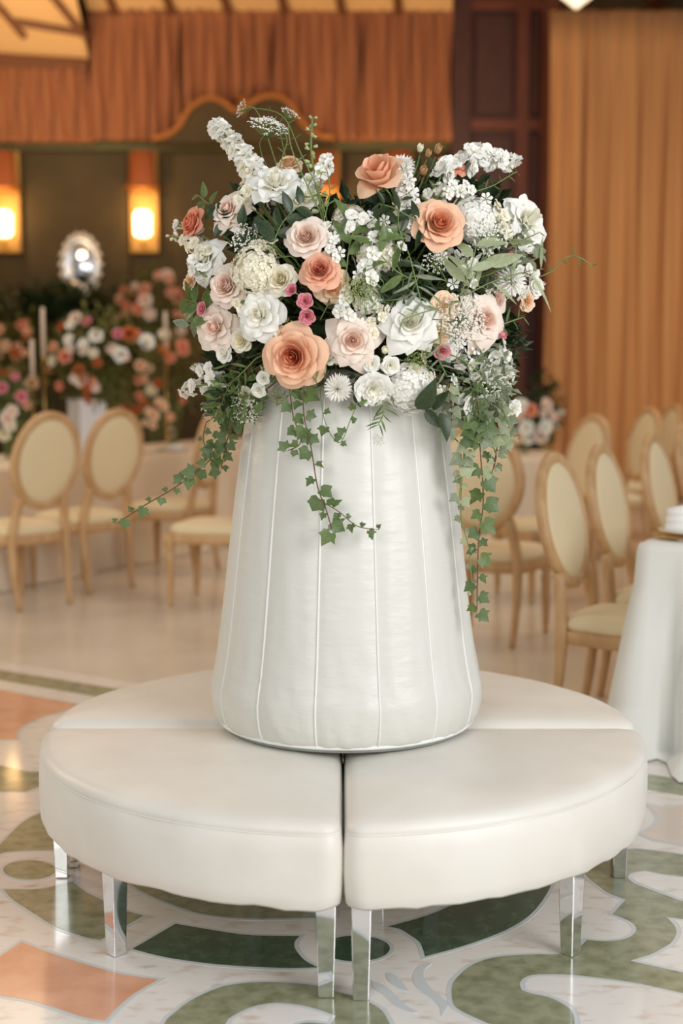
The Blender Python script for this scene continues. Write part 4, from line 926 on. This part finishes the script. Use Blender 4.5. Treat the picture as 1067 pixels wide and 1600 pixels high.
# branches: (points, kind, colour, n, size, out, label)
BR = [
 ([(420,400),(440,350),(470,318)], 'wide','dark',7,.075,.03,'dark glossy leaf sprig under the upper white rose, pointing up right'),
 ([(430,390),(400,365),(365,352),(340,348)], 'wide','dark',8,.070,.02,'dark glossy leaf sprig pointing left under the upper blush rose'),
 ([(440,400),(410,385),(380,392)], 'lance','dark',6,.065,.01,'dark leaf sprig above the creamy hydrangea'),
 ([(690,345),(655,345),(615,325),(590,318)], 'lance','dark',7,.075,.04,'dark ruscus sprig pointing left from the upper peach rose'),
 ([(640,400),(622,350),(628,310)], 'lance','dark',6,.070,.03,'dark ruscus sprig standing under the sideways peach rose'),
 ([(600,420),(590,380),(600,345)], 'lance','dark',5,.060,.02,'dark ruscus sprig left of the upper right roses'),
 ([(540,440),(545,390),(555,350)], 'lance','mid',5,.095,.02,'long green leaves in the valley beside the pale blush rose'),
 ([(650,440),(615,420),(585,380),(600,355)], 'lance','mid',8,.080,.04,'long green leaves in the centre right of the bouquet'),
 ([(700,440),(660,430),(620,440),(590,450)], 'lance','dark',8,.060,.02,'dark leafy sprig in the hollow left of centre right'),
 ([(640,400),(650,440),(660,480)], 'thin','grey',9,.070,.05,'thin eucalyptus sprig drooping above the lower white rose'),
 ([(720,470),(690,480),(655,490),(628,500)], 'thin','grey',9,.050,.09,'thin olive twig crossing the lower white rose'),
 ([(690,500),(688,530),(686,560),(700,590)], 'thin','grey',9,.050,.09,'thin hanging grey leaves under the apricot carnations'),
 ([(720,480),(740,430),(770,390),(800,370)], 'lance','pale',4,.115,.06,'long pale green leaves before the right-hand blooms'),
 ([(720,460),(735,420),(745,380)], 'lance','pale',4,.110,.06,'upright pale striped leaves right of the upper peach rose'),
 ([(730,460),(770,440),(820,425),(850,420)], 'grass','pale',5,.14,.05,'long grassy leaves reaching to the right edge'),
 ([(760,430),(800,415),(835,405),(852,395)], 'wide','grey',7,.040,.02,'eucalyptus twig with round leaves at the right edge'),
 ([(820,440),(860,425),(885,402),(905,402),(930,420)], 'lance','olive',5,.030,.0,'wispy twig reaching farthest right past the bouquet'),
 ([(760,520),(790,505),(820,495)], 'thin','mid',6,.045,.02,'narrow-leaved sprig pointing right above the drooping pink bud'),
 ([(640,640,3.27),(665,640,3.26),(690,645,3.26)], 'wide','dark',4,.085,.06,'large dark leaves over the pedestal rim at right'),
 ([(345,500),(310,475),(290,468)], 'wide','mid',7,.060,.01,'dark green leaves at the left edge around the pink lisianthus'),
 ([(340,520),(310,500),(295,510)], 'wide','grey',6,.055,.0,'grey-green leaves at the left edge under the pink lisianthus'),
 ([(360,600),(350,620),(340,650)], 'wide','dark',7,.075,.04,'broad dark leaves at the lower left above the ivy'),
 ([(400,560),(370,590),(330,620)], 'thin','mid',12,.055,.04,'fine green sprig sweeping down left of the largest peach rose'),
 ([(520,560),(490,580),(470,612)], 'thin','mid',10,.050,.05,'fine green sprig under the largest peach rose'),
 ([(590,600,3.27),(600,640,3.26),(590,665,3.26)], 'thin','mid',12,.045,.06,'fine hanging sprig in front of the pedestal under the white carnation'),
 ([(500,500),(515,470),(525,440)], 'lance','dark',7,.055,.0,'dark leaves beside the pink lisianthus trio'),
 ([(600,560),(570,580),(555,590)], 'wide','dark',6,.060,.02,'dark leaves between the pompon and the spray roses'),
 ([(620,560),(650,570),(690,580)], 'lance','dark',8,.055,.02,'dark leaves above the big white hydrangea'),
 ([(350,330),(325,318),(310,305)], 'wide','mid',5,.055,-.02,'green leaves sticking out left above the coral rose'),
 ([(400,330),(375,318),(352,320)], 'thin','mid',9,.035,.0,'fine feathery sprig above the upper left blush rose'),
 ([(430,300),(440,250),(448,215),(425,190)], 'thin','mid',8,.030,-.01,'tall thin stem curving to the large topmost lace flower'),
 ([(500,330),(480,290),(455,230),(450,190)], 'thin','mid',8,.032,.01,'tall thin stem leaning left to the right-hand topmost lace flower'),
 ([(510,340),(498,300),(470,240),(440,180),(385,168)], 'thin','mid',7,.026,.0,'longest thin stem arching over to the topmost small lace flower'),
 ([(505,350),(515,300),(510,262)], 'thin','mid',8,.030,.02,'thin feathery stem at the top in front of white blossoms'),
 ([(660,330),(680,300),(690,268)], 'lance','mid',6,.045,-.01,'green leaf sprig beside the russet buds'),
 ([(740,300),(770,290),(800,272),(808,268)], 'thin','olive',7,.030,-.03,'seed-like olive leaves under the white stock at top right'),
 ([(790,380),(815,375),(845,362)], 'thin','olive',6,.026,.06,'fine olive twig across the large white rose at right'),
 ([(560,500),(590,470),(600,440)], 'thin','mid',9,.05,.03,'fine green sprig above the lower blush rose'),
 ([(690,420),(730,440),(770,455)], 'lance','dark',8,.05,.01,'dark leaves left of the shaggy white bloom'),
 ([(660,520),(672,545),(650,580)], 'thin','mid',10,.05,.04,'fine green sprig left of the hanging grey leaves'),
 ([(720,560),(755,590),(780,640)], 'thin','pale',10,.05,.06,'pale feathery sprig falling at the lower right'),
 ([(420,560),(400,600),(410,630)], 'wide','mid',6,.05,.03,'green leaves around the two spray roses at the pedestal shoulder'),
 ([(480,610),(520,600),(560,612)], 'wide','dark',6,.05,.02,'dark leaves behind the white pompon'),
 ([(455,400),(420,410),(450,460)], 'lance','mid',6,.05,.01,'green leaves around the cream rose'),
 ([(660,410),(640,460),(600,470)], 'thin','dark',12,.07,.03,'dark strap leaves in the hollow above the lower white rose'),
 ([(680,410),(700,450),(670,470)], 'thin','dark',12,.07,.02,'dark strap leaves under the upper peach rose'),
 ([(610,400),(630,440),(600,490)], 'lance','dark',10,.06,.02,'dark leaves right of the centre hydrangea'),
]
for pts_, kd, cl, n_, sz, out, lab in BR:
    branch('leaf_sprig', pts_, kd, cl, n_, sz, lab, out, start=.15 if kd != 'grass' else 0.0)
# filler greenery: countless small leaves in the depth of the bouquet
q = MB(); qd = MB()
def fill(tgt, cx, cy, ax, az, ay, n, size, Yc=BY):
    c0 = W(cx, cy, Yc)
    for k in range(n):
        z = random.uniform(-1, 1); a = random.random()*2*pi; r = sqrt(1-z*z); rr = random.uniform(.55, 1.0)
        p = c0+Vector((r*cos(a)*ax, r*sin(a)*ay, z*az))*rr
        if p.z < 1.385 and (Vector((p.x, p.y))-Vector((TOP.x, TOP.y))).length < .27: continue
        d = (p-c0).normalized(); d = (d+Vector((random.uniform(-1, 1), random.uniform(-1, 1), random.uniform(-1, 1)))*.9).normalized()
        s = size*random.uniform(.6, 1.2); q4 = d.to_track_quat('Y', 'Z').to_matrix().to_4x4() @ Matrix.Rotation(random.random()*6, 4, 'Y')
        M4 = Matrix.Translation(p) @ q4
        w_ = .22*s; vs = [(0, 0, 0), (w_, .45*s, .06*s), (0, s, -.1*s), (-w_, .45*s, .06*s), (0, .45*s, -.02*s)]
        tgt.add([M4 @ Vector(v) for v in vs], [(0, 1, 4), (1, 2, 4), (2, 3, 4), (3, 0, 4)])
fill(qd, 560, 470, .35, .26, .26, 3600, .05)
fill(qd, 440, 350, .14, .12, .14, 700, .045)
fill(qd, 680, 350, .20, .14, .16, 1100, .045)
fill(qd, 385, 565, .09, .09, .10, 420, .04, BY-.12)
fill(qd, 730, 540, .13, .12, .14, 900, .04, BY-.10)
fill(q, 365, 625, .07, .06, .09, 260, .026, BY-.2)
qp = MB(); fill(qp, 750, 600, .08, .11, .09, 620, .026, BY-.21); fill(qp, 760, 400, .12, .10, .12, 500, .026, BY-.17)
fill(q, 600, 470, .36, .27, .27, 1600, .03)
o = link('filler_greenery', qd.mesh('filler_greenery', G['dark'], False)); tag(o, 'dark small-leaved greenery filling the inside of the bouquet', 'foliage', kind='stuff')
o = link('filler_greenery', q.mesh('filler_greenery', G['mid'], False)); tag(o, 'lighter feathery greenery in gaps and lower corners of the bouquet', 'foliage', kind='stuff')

o = link('filler_greenery', qp.mesh('filler_greenery', G['grey'], False)); tag(o, 'pale grey-green leaflets along the right side of the bouquet', 'foliage', kind='stuff')

# ================================================================== CHAIRS
def make_chair():
    o = empty('dining_chair')
    SH = .44
    # back legs run into back posts
    for s in (-1, 1):
        q = MB(); pts_ = crom([(s*.175, -.255, 0), (s*.185, -.225, .2), (s*.185, -.215, .38), (s*.172, -.225, .50), (s*.150, -.245, .62)], 4)
        q.tube(pts_, [.016+.010*min(1, i/8) for i in range(len(pts_))], 8); link('back_leg', q.mesh('back_leg', M['chairwood']), o)
        q = MB(); q.lathe([(.011, 0), (.016, .01), (.014, .03), (.018, .05), (.024, .26), (.028, .29), (.021, .30), (.021, .31), (.03, .325), (.03, .35)], 10, (s*.205, .205, 0)); link('front_leg', q.mesh('front_leg', M['chairwood']), o)
        q = MB(); q.box(s*.205-.03, s*.205+.03, .175, .235, .35, .405); bevel(link('corner_block', q.mesh('corner_block', M['chairwood'], False), o), .006)
    q = MB()
    ol = []
    for k in range(40):
        a = 2*pi*k/40; e = .42; cx = math.copysign(abs(cos(a))**e, cos(a)); cy = math.copysign(abs(sin(a))**e, sin(a))
        ol.append(((.235-.02*(cy < 0))*cx, .225*cy))
    n = len(ol)
    def ring(sc, z): return [(x*sc, y*sc, z) for x, y in ol]
    rg = ring(.98, .352)+ring(1.02, .36)+ring(1.02, .398)+ring(1.0, .405)
    q.add(rg, [(j*n+k, j*n+(k+1) % n, (j+1)*n+(k+1) % n, (j+1)*n+k) for j in range(3) for k in range(n)]+[tuple(range(n-1, -1, -1)), tuple(3*n+k for k in range(n))])
    link('seat_rail', q.mesh('seat_rail', M['chairwood']), o)
    q = MB(); rg = ring(.95, .405)+ring(1.0, .415)+ring(1.005, .432)+ring(.96, .452)+ring(.8, .466)+ring(.5, .474)+ring(.2, .477)
    q.add(rg, [(j*n+k, j*n+(k+1) % n, (j+1)*n+(k+1) % n, (j+1)*n+k) for j in range(6) for k in range(n)]+[tuple(6*n+k for k in range(n))])
    link('seat_cushion', q.mesh('seat_cushion', M['chairpad']), o)
    # oval back, reclined
    tilt = radians(11); cz = .80
    def bk(x, z, y=0):
        dz = z-.60; return (x, -.245-sin(tilt)*dz+y*cos(tilt), .60+cos(tilt)*dz+y*sin(tilt))
    A, B = .215, .255
    q = MB(); m_ = 48; vs = []; secs = [(-.022, -.014), (-.022, .014), (-.008, .022), (.010, .020), (.022, .012), (.022, -.012), (.010, -.020), (-.008, -.022)]
    for k in range(m_):
        a = 2*pi*k/m_; pinch = 1-.10*max(0, -sin(a))**2
        for (dr, dy) in secs: vs.append(bk((A+dr)*cos(a)*pinch, cz+.02+(B+dr)*sin(a), dy))
    ns = len(secs)
    q.add(vs, [(k*ns+i, k*ns+(i+1) % ns, ((k+1) % m_)*ns+(i+1) % ns, ((k+1) % m_)*ns+i) for k in range(m_) for i in range(ns)])
    link('back_frame', q.mesh('back_frame', M['chairwood']), o)
    for sg, nm in ((1, 'back_pad'), (-1, 'rear_pad')):
        q = MB(); vs = []
        rings = ((.99, .006), (.96, .015), (.8, .022), (.5, .027), (.2, .029))
        for (sc, dy) in rings:
            for k in range(m_):
                a = 2*pi*k/m_; pinch = 1-.10*max(0, -sin(a))**2; vs.append(bk((A-.014)*sc*cos(a)*pinch, cz+.02+(B-.014)*sc*sin(a), sg*dy*.9))
        fs = [(j*m_+k, j*m_+(k+1) % m_, (j+1)*m_+(k+1) % m_, (j+1)*m_+k) for j in range(4) for k in range(m_)]+[tuple(4*m_+k for k in range(m_))]
        if sg > 0: fs = [tuple(reversed(f)) for f in fs]
        q.add(vs, fs); link(nm, q.mesh(nm, M['chairpad']), o)
    return o
ch0 = make_chair(); used = False
def chair(x, y, rz, label, group, sc=1.0):
    global used
    o = copy_tree(ch0) if used else ch0
    used = True; o.location = (x, y, 0.0008); o.rotation_euler = (0, 0, radians(rz)); o.scale = (sc, sc, sc)
    for c_ in o.children: pass
    tag(o, label, 'chair', group)
gL = 'oval-back chairs at the long left table'; gR = 'oval-back chairs in the right-hand row'; gF = 'oval-back chairs beyond the right-hand row'
def behind(px, py, back=.235):  # chair centre from its back legs' centre
    return px, py
def chair_at_back(bx, by, rz, label, group, sc=1.0):
    a = radians(rz); chair(bx-(-.235*sc)*(-sin(a)), by-(-.235*sc)*cos(a), rz, label, group, sc)
chair_at_back(-1.74, 7.82, 52, 'oval-back chair nearest the left edge, its back to us', gL, 1.05)
chair_at_back(-1.46, 8.45, 54, 'oval-back chair second from the left, its back to us', gL, 1.05)
chair_at_back(-.94, 9.25, 72, 'oval-back chair third from the left, before the hanging tablecloth', gL, 1.05)
chair_at_back(-.50, 7.95, 75, 'oval-back chair mostly hidden behind the left pedestal edge', 'oval-back chairs by the pedestal', 1.05)
chair_at_back(.905, 5.22, -120, 'nearest oval-back chair at right, tucked behind the near white tablecloth', gR, .965)
chair_at_back(1.19, 5.76, -119, 'second oval-back chair in the right-hand row', gR, .97)
chair_at_back(1.585, 6.52, -119, 'third oval-back chair in the right-hand row', gR, .98)
chair_at_back(1.98, 7.45, -119, 'farthest oval-back chair in the right-hand row, at the right edge', gR, 1.0)
chair_at_back(.69, 6.72, -25, 'large oval-back chair right beside the pedestal, its back to us', 'oval-back chairs by the pedestal', 1.03)
chair_at_back(1.46, 8.3, 112, 'oval-back chair facing left behind the right-hand row, nearest of three', gF, 1.02)
chair_at_back(2.2, 10.1, 105, 'oval-back chair facing left behind the right-hand row, middle of three', gF, 1.02)
chair_at_back(2.65, 11.2, 100, 'oval-back chair facing left behind the right-hand row, farthest of three', gF, 1.02)

# ================================================================== TABLES
def draped(name, label, outline, ztop, m, seed, puddle=.05, fold=.03, nf=40, flare=.06, group=None, parts_top=True):
    """cloth hanging to the floor from an outline (list of (x,y)) about the object's origin"""
    q = MB(); n = len(outline)
    prof_ = [(0, ztop), (.006, ztop-.006), (.012, ztop-.03), (.14, ztop-.14), (.4, .45), (.75, .2), (1, .035), (1.25, .004)]
    P = [Vector((x, y, 0)) for x, y in outline]
    nr = []
    for i in range(n):
        t = (P[(i+1) % n]-P[i-1]).normalized(); nr.append(Vector((t.y, -t.x, 0)))
    for j, (f, z) in enumerate(prof_):
        for i in range(n):
            k = i/n*nf*2*pi; fo = max(0, f)*fold*(sin(k+2.5*noise.noise((i*.05, seed, 0)))+.5*sin(k*.37+seed))
            off = f*flare+fo if j > 2 else f
            if j == 7: off = flare+fold*.4+puddle*(1+.9*sin(k*.5+seed)+.5*noise.noise((i*.2, seed, 3)))+fo*.5
            zz = z if j != 6 else z+.02*sin(k)
            p = P[i]+nr[i]*off; q.add([(p.x, p.y, max(.003, zz))], [])
    q.f = [(j*n+k, (j)*n+(k+1) % n, (j+1)*n+(k+1) % n, (j+1)*n+k) for j in range(7) for k in range(n)]
    q.f = [tuple(reversed(f)) for f in q.f]
    q.f.append(tuple(range(n)))
    return q
def circ(r, n=160): return [(r*cos(2*pi*k/n), r*sin(2*pi*k/n)) for k in range(n)]
def table_under(root, h, pts_legs, top_fn):
    pass
def round_table(cx, cy, r, h, label, clabel, m, seed, puddle=.05, fold=.03, nf=18, flare=.08):
    t = tag(empty('round_table', (cx, cy, 0.001)), label, 'table')
    q = MB(); q.lathe([(r-.02, h-.035), (r-.012, h-.03), (r-.012, h-.012), (r-.02, h-.008)], 48); link('tabletop', q.mesh('tabletop', M['chairwood']), t)
    for k in range(4):
        a = pi/4+k*pi/2; q = MB(); q.tube([(cos(a)*r*.6, sin(a)*r*.6, 0), (cos(a)*r*.6, sin(a)*r*.6, h-.034)], .02, 8); link('leg', q.mesh('leg', M['chairwood']), t)
    c_ = tag(empty('tablecloth', (cx, cy, 0.001)), clabel, 'tablecloth')
    link('cloth', draped('cloth', '', circ(r), h, m, seed, puddle, fold, nf, flare).mesh('cloth', m), c_)
TH = .76
def rect_table(cen, dv, Lh, Wh, label, clabel, m, seed, puddle, fold, nf, flare):
    rz = math.atan2(dv.y, dv.x)
    lt_ = tag(empty('long_table', (cen.x, cen.y, 0.001), rz), label, 'table')
    q = MB(); q.box(-Lh+.02, Lh-.02, -Wh+.02, Wh-.02, TH-.04, TH-.01); link('tabletop', q.mesh('tabletop', M['chairwood'], False), lt_)
    for sx_ in (-1, 0, 1):
        for sy_ in (-1, 1):
            q = MB(); q.box(sx_*(Lh-.3)-.03, sx_*(Lh-.3)+.03, sy_*(Wh-.15)-.03, sy_*(Wh-.15)+.03, 0, TH-.04); link('leg', q.mesh('leg', M['chairwood'], False), lt_)
    ol = []
    def side(a, c_, n_):
        for k in range(n_): ol.append((a[0]+(c_[0]-a[0])*k/n_, a[1]+(c_[1]-a[1])*k/n_))
    nl, nw = int(Lh*46), int(Wh*46)
    side((-Lh, -Wh), (Lh, -Wh), nl); side((Lh, -Wh), (Lh, Wh), nw); side((Lh, Wh), (-Lh, Wh), nl); side((-Lh, Wh), (-Lh, -Wh), nw)
    cl = tag(empty('tablecloth', (cen.x, cen.y, 0.001), rz), clabel, 'tablecloth')
    link('cloth', draped('cloth', '', ol, TH, m, seed, puddle, fold, nf, flare).mesh('cloth', m), cl)
av = Vector((.45, .893, 0)); bv = Vector((.893, -.45, 0)); cor = Vector((1.05, 4.74, 0))
rect_table(cor+av*1.6+bv*.55, av, 1.6, .55, 'long dining table hidden under the near white cloth at right', 'white satin tablecloth pooling on the floor at the right edge', M['cloth'], 3.1, .10, .075, 46, .05)
round_table(.9, 10.25, .74, TH, 'round dining table under the cloth behind the pedestal at right', 'white tablecloth on the far round table right of the pedestal', M['cloth2'], 5.2)
# long left table
dv = Vector((.48, .877, 0)).normalized(); nv = Vector((-.877, .48, 0)).normalized()
cen = Vector((-1.82, 7.69, 0))+nv*1.22+dv*1.7; Lh, Wh = 3.3, .55
rect_table(cen, dv, Lh, Wh, 'long dining table hidden under the cloth behind the left chairs', 'ivory tablecloth falling to the floor behind the left chairs', M['cloth2'], 1.3, .02, .03, 44, .04)
def TT(t, s): p = cen+dv*t+nv*s; return Vector((p.x, p.y, TH+.0012))
# place setting on the near right table
def plate(x, y, z, r, m, label, name='plate', cat='plate', group=None):
    q = MB(); q.lathe([(r*.55, 0), (r*.6, .002), (r, .014), (r*1.0, .017), (r*.62, .008), (.01, .007)], 40); return tag(link(name, q.mesh(name, m), None, (x, y, z)), label, cat, group)
px_, py_ = 1.262, 4.86
plate(px_, py_, TH+.002, .142, M['goldchina'], 'gold-rimmed charger plate at the edge of the near right table', 'charger_plate')
plate(px_, py_, TH+.0195, .118, M['china'], 'white dinner plate on the charger at the near right table')
q = MB()
for k in range(3):
    L_ = .10-.005*k; q.tube([(-L_, -.02+.01*k, .014+k*.026), (-.03, -.03+.012*k, .018+k*.026), (.03, -.02+.012*k, .017+k*.026), (L_, -.025+.01*k, .015+k*.026)], [.016, .024, .024, .017], 10)
tag(link('folded_napkin', q.mesh('folded_napkin', M['napkin']), None, (px_, py_, TH+.0315)), 'soft folded white napkin on the plate of the near right table', 'napkin')
q = MB(); q.tube([(-.12, 0, .006), (0, .002, .005), (.10, 0, .006)], [.003, .0035, .008], 6)
tag(link('fork', q.mesh('fork', M['silver']), None, (px_+.03, py_-.160, TH+.002), (0, 0, -.46)), 'silver fork in front of the charger on the near right table', 'cutlery')
# wine glasses, plates on the left table
def wineglass(p, label, group):
    o = tag(empty('wine_glass', p), label, 'glass', group)
    q = MB(); q.lathe([(.034, 0), (.034, .003), (.004, .008), (.004, .085)], 16); link('foot', q.mesh('foot', M['glass']), o)
    q = MB(); q.lathe([(.004, .085), (.03, .105), (.04, .14), (.032, .19), (.031, .19), (.038, .14), (.028, .108), (.003, .09)], 20); link('bowl', q.mesh('bowl', M['glass']), o)
ts = [-2.0, -1.25, -.5, .25, 1.0, 1.75, 2.5]
for i, t in enumerate(ts):
    p = TT(t, -.34); plate(p.x, p.y, p.z, .14, M['china'], f'white plate, {ORD[i]} from the near end along the right edge of the long left table', group='plates on the long left table')
    q = MB(); q.tube([(-.08, 0, .014), (0, .01, .02), (.08, 0, .014)], [.012, .02, .012], 8)
    tag(link('folded_napkin', q.mesh('folded_napkin', M['napkin']), None, (p.x, p.y, p.z+.0165)), f'folded napkin on the {ORD[i]} plate from the near end of the long left table', 'napkin', 'napkins on the long left table')
    wineglass(TT(t+.22, -.16), f'stemmed glass behind the {ORD[i]} plate of the long left table', 'glasses on the long left table')
# white square vase
vs_ = TT(.36, .0); vs_ = Vector((W(136, 650, 10.0).x, 10.0, TH+.0012))
o = tag(empty('square_vase', vs_, radians(38)), 'white square vase holding the tall centrepiece behind the second left chair', 'vase')
q = MB(); q.box(-.105, .105, -.105, .105, 0, .40); bevel(link('body', q.mesh('body', M['vasewhite'], False), o), .006)
q = MB(); q.box(-.11, .11, -.11, .11, .40, .412); bevel(link('rim', q.mesh('rim', M['vasewhite'], False), o), .003)
# candles
def candle(px, ytop, ybot, Y, label):
    a = W(px, ytop, Y); c_ = W(px, ybot, Y); o = tag(empty('taper_candle', (c_.x, Y, TH+.0012)), label, 'candle', 'tall taper candles')
    z0 = c_.z-TH; z1 = a.z-TH
    q = MB(); q.lathe([(.05, 0), (.05, .006), (.008, .02), (.006, z0-.03), (.016, z0-.02), (.018, z0)], 14); link('holder', q.mesh('holder', M['brass']), o)
    q = MB(); q.lathe([(.015, z0-.004), (.015, z1), (.008, z1+.006), (.002, z1+.008)], 12); link('wax', q.mesh('wax', M['wax']), o)
    q = MB(); q.tube([(0, 0, z1+.006), (.001, 0, z1+.02)], .0012, 5); link('wick', q.mesh('wick', M['beam']), o)
candle(68, 482, 558, 9.7, 'tallest white taper candle, left of the tall centrepiece')
candle(51, 532, 592, 9.5, 'shorter white taper candle just left of the tallest one')
candle(259, 488, 545, 10.6, 'white taper candle between the tall centrepiece and the bouquet')
# far arrangements -----------------------------------------------------
far_small = {}
def far_arr(name, where, cx, cy, rx, ry, Y, cols, nb, size, leaves, lsize, gcol, seed, depth=.5, base=None, spread=None):
    rnd = random.Random(seed); c0 = W(cx, cy, Y); sc = Y/FPX
    g = MB()
    for k in range(leaves):
        z = rnd.uniform(-1, 1); a = rnd.random()*2*pi; r = sqrt(1-z*z); rr = rnd.uniform(.3, 1.05)
        p = Vector((r*cos(a)*rx*sc, r*sin(a)*rx*sc*depth, z*ry*sc))*rr
        d = (p.normalized()+Vector((rnd.uniform(-1, 1), rnd.uniform(-1, 1), rnd.uniform(-.6, 1)))).normalized(); s = lsize*rnd.uniform(.6, 1.3)
        M4 = Matrix.Translation(p) @ d.to_track_quat('Y', 'Z').to_matrix().to_4x4()
        g.add([M4 @ Vector(v) for v in [(0, 0, 0), (.22*s, .45*s, .05*s), (0, s, -.1*s), (-.22*s, .45*s, .05*s)]], [(0, 1, 2, 3)])
    o = tag(empty('greenery', c0), f'greenery of the {where}', 'foliage')
    tag(link('leaves', g.mesh('leaves', G[gcol], False), o), kind='stuff')
    if base is not None:
        q = MB()
        for k in range(9):
            a = k*.7; q.tube([(rnd.uniform(-.03, .03), rnd.uniform(-.03, .03), base-c0.z), (cos(a)*rx*sc*.4, sin(a)*rx*sc*.3, 0)], .004, 4)
        tag(link('stems', q.mesh('stems', G['stem']), o), kind='stuff')
    items = []
    for k in range(nb):
        for _ in range(40):
            a = rnd.random()*2*pi; r = sqrt(rnd.random())*.95; u, v = r*cos(a), r*sin(a)
            if all((u-i_[0])**2*rx*rx+(v-i_[1])**2*ry*ry > (size*.42)**2/sc/sc for i_ in items): break
        items.append((u, v, rnd.choice(cols)))
    by = {}
    for it in items: by.setdefault(it[2], []).append(it)
    for col, L_ in by.items():
        L_.sort()
        for j, (u, v, _) in enumerate(L_):
            yo = -sqrt(max(0, 1-u*u-v*v))*rx*sc*depth-.01
            p = c0+Vector((u*rx*sc, yo, v*ry*sc)); s = size*rnd.uniform(.6, 1.3)
            pos = 'only' if len(L_) == 1 else f'{ORD[j]} from the left'
            lab = f'{pos} of the {CN[col]} blooms in the {where}' if len(L_) > 1 else f'only {CN[col]} bloom in the {where}'
            tag(link('flower', head('small', col, 0), None, p, facing((u*.7+rnd.uniform(-.3, .3), -1, v*.5+.2)), s/2), lab, 'flower', f'blooms of the {where}')
CN = {'peach': 'peach', 'coral': 'coral', 'dusty': 'dusty rose', 'blush': 'blush', 'white': 'white', 'cream': 'cream', 'pink': 'pink', 'orange': 'orange', 'apricot': 'apricot', 'tan': 'russet'}
far_arr('a', 'tall centrepiece', 158, 560, 84, 78, 10.0, ['white', 'cream', 'blush', 'coral', 'orange', 'pink', 'peach', 'white'], 34, .085, 1100, .07, 'olive', 5, base=TH+.3)
far_arr('b', 'left-edge centrepiece', 12, 632, 42, 52, 9.4, ['blush', 'cream', 'pink', 'white', 'peach'], 10, .085, 420, .06, 'mid', 6, base=TH+.01)
far_arr('c', 'far right centrepiece', 822, 648, 46, 40, 10.0, ['blush', 'white', 'apricot', 'cream', 'coral'], 14, .095, 420, .055, 'dark', 7, base=TH+.01)
far_arr('d', 'far pink arrangement', 240, 480, 60, 60, 13.6, ['coral', 'dusty', 'blush', 'tan', 'peach'], 24, .10, 600, .09, 'olive', 8, base=0.05)
far_arr('e', 'far orange arrangement', 24, 548, 70, 60, 13.2, ['orange', 'coral', 'peach', 'apricot', 'tan'], 24, .10, 600, .09, 'olive', 9, base=0.05)
far_arr('f', 'trailing centrepiece by the bouquet', 268, 588, 56, 70, 11.2, ['cream', 'apricot', 'coral', 'orange'], 16, .075, 700, .06, 'olive', 10, base=TH+.01)
far_arr('g', 'dark hedge under the mirror', 95, 510, 150, 62, 14.7, ['tan'], 1, .06, 2600, .14, 'dark', 12, depth=.3, base=0.05)
far_arr('h', 'dark greenery near right curtain', 850, 640, 30, 55, 12.5, ['white', 'cream'], 4, .08, 300, .09, 'dark', 13, base=0.05)
far_arr('i', 'russet runner on the long table', 200, 650, 78, 34, 10.4, ['orange', 'apricot', 'peach', 'coral'], 16, .07, 500, .05, 'olive', 14, base=TH+.01)
# petals fallen on the floor at right
q = petal(.03, .006, .6, .006, 0, .003, 0.002, 1, .5, 1); q.v = [(x, y, max(0, z)) for x, y, z in q.v]
pf = FL(1060, 1189)
tag(link('fallen_petal', q.mesh('fallen_petal', PM['coral']), None, (pf.x, pf.y, .002), (0, 0, 2)), 'coral petal lying on the floor by the pooled tablecloth', 'petal')
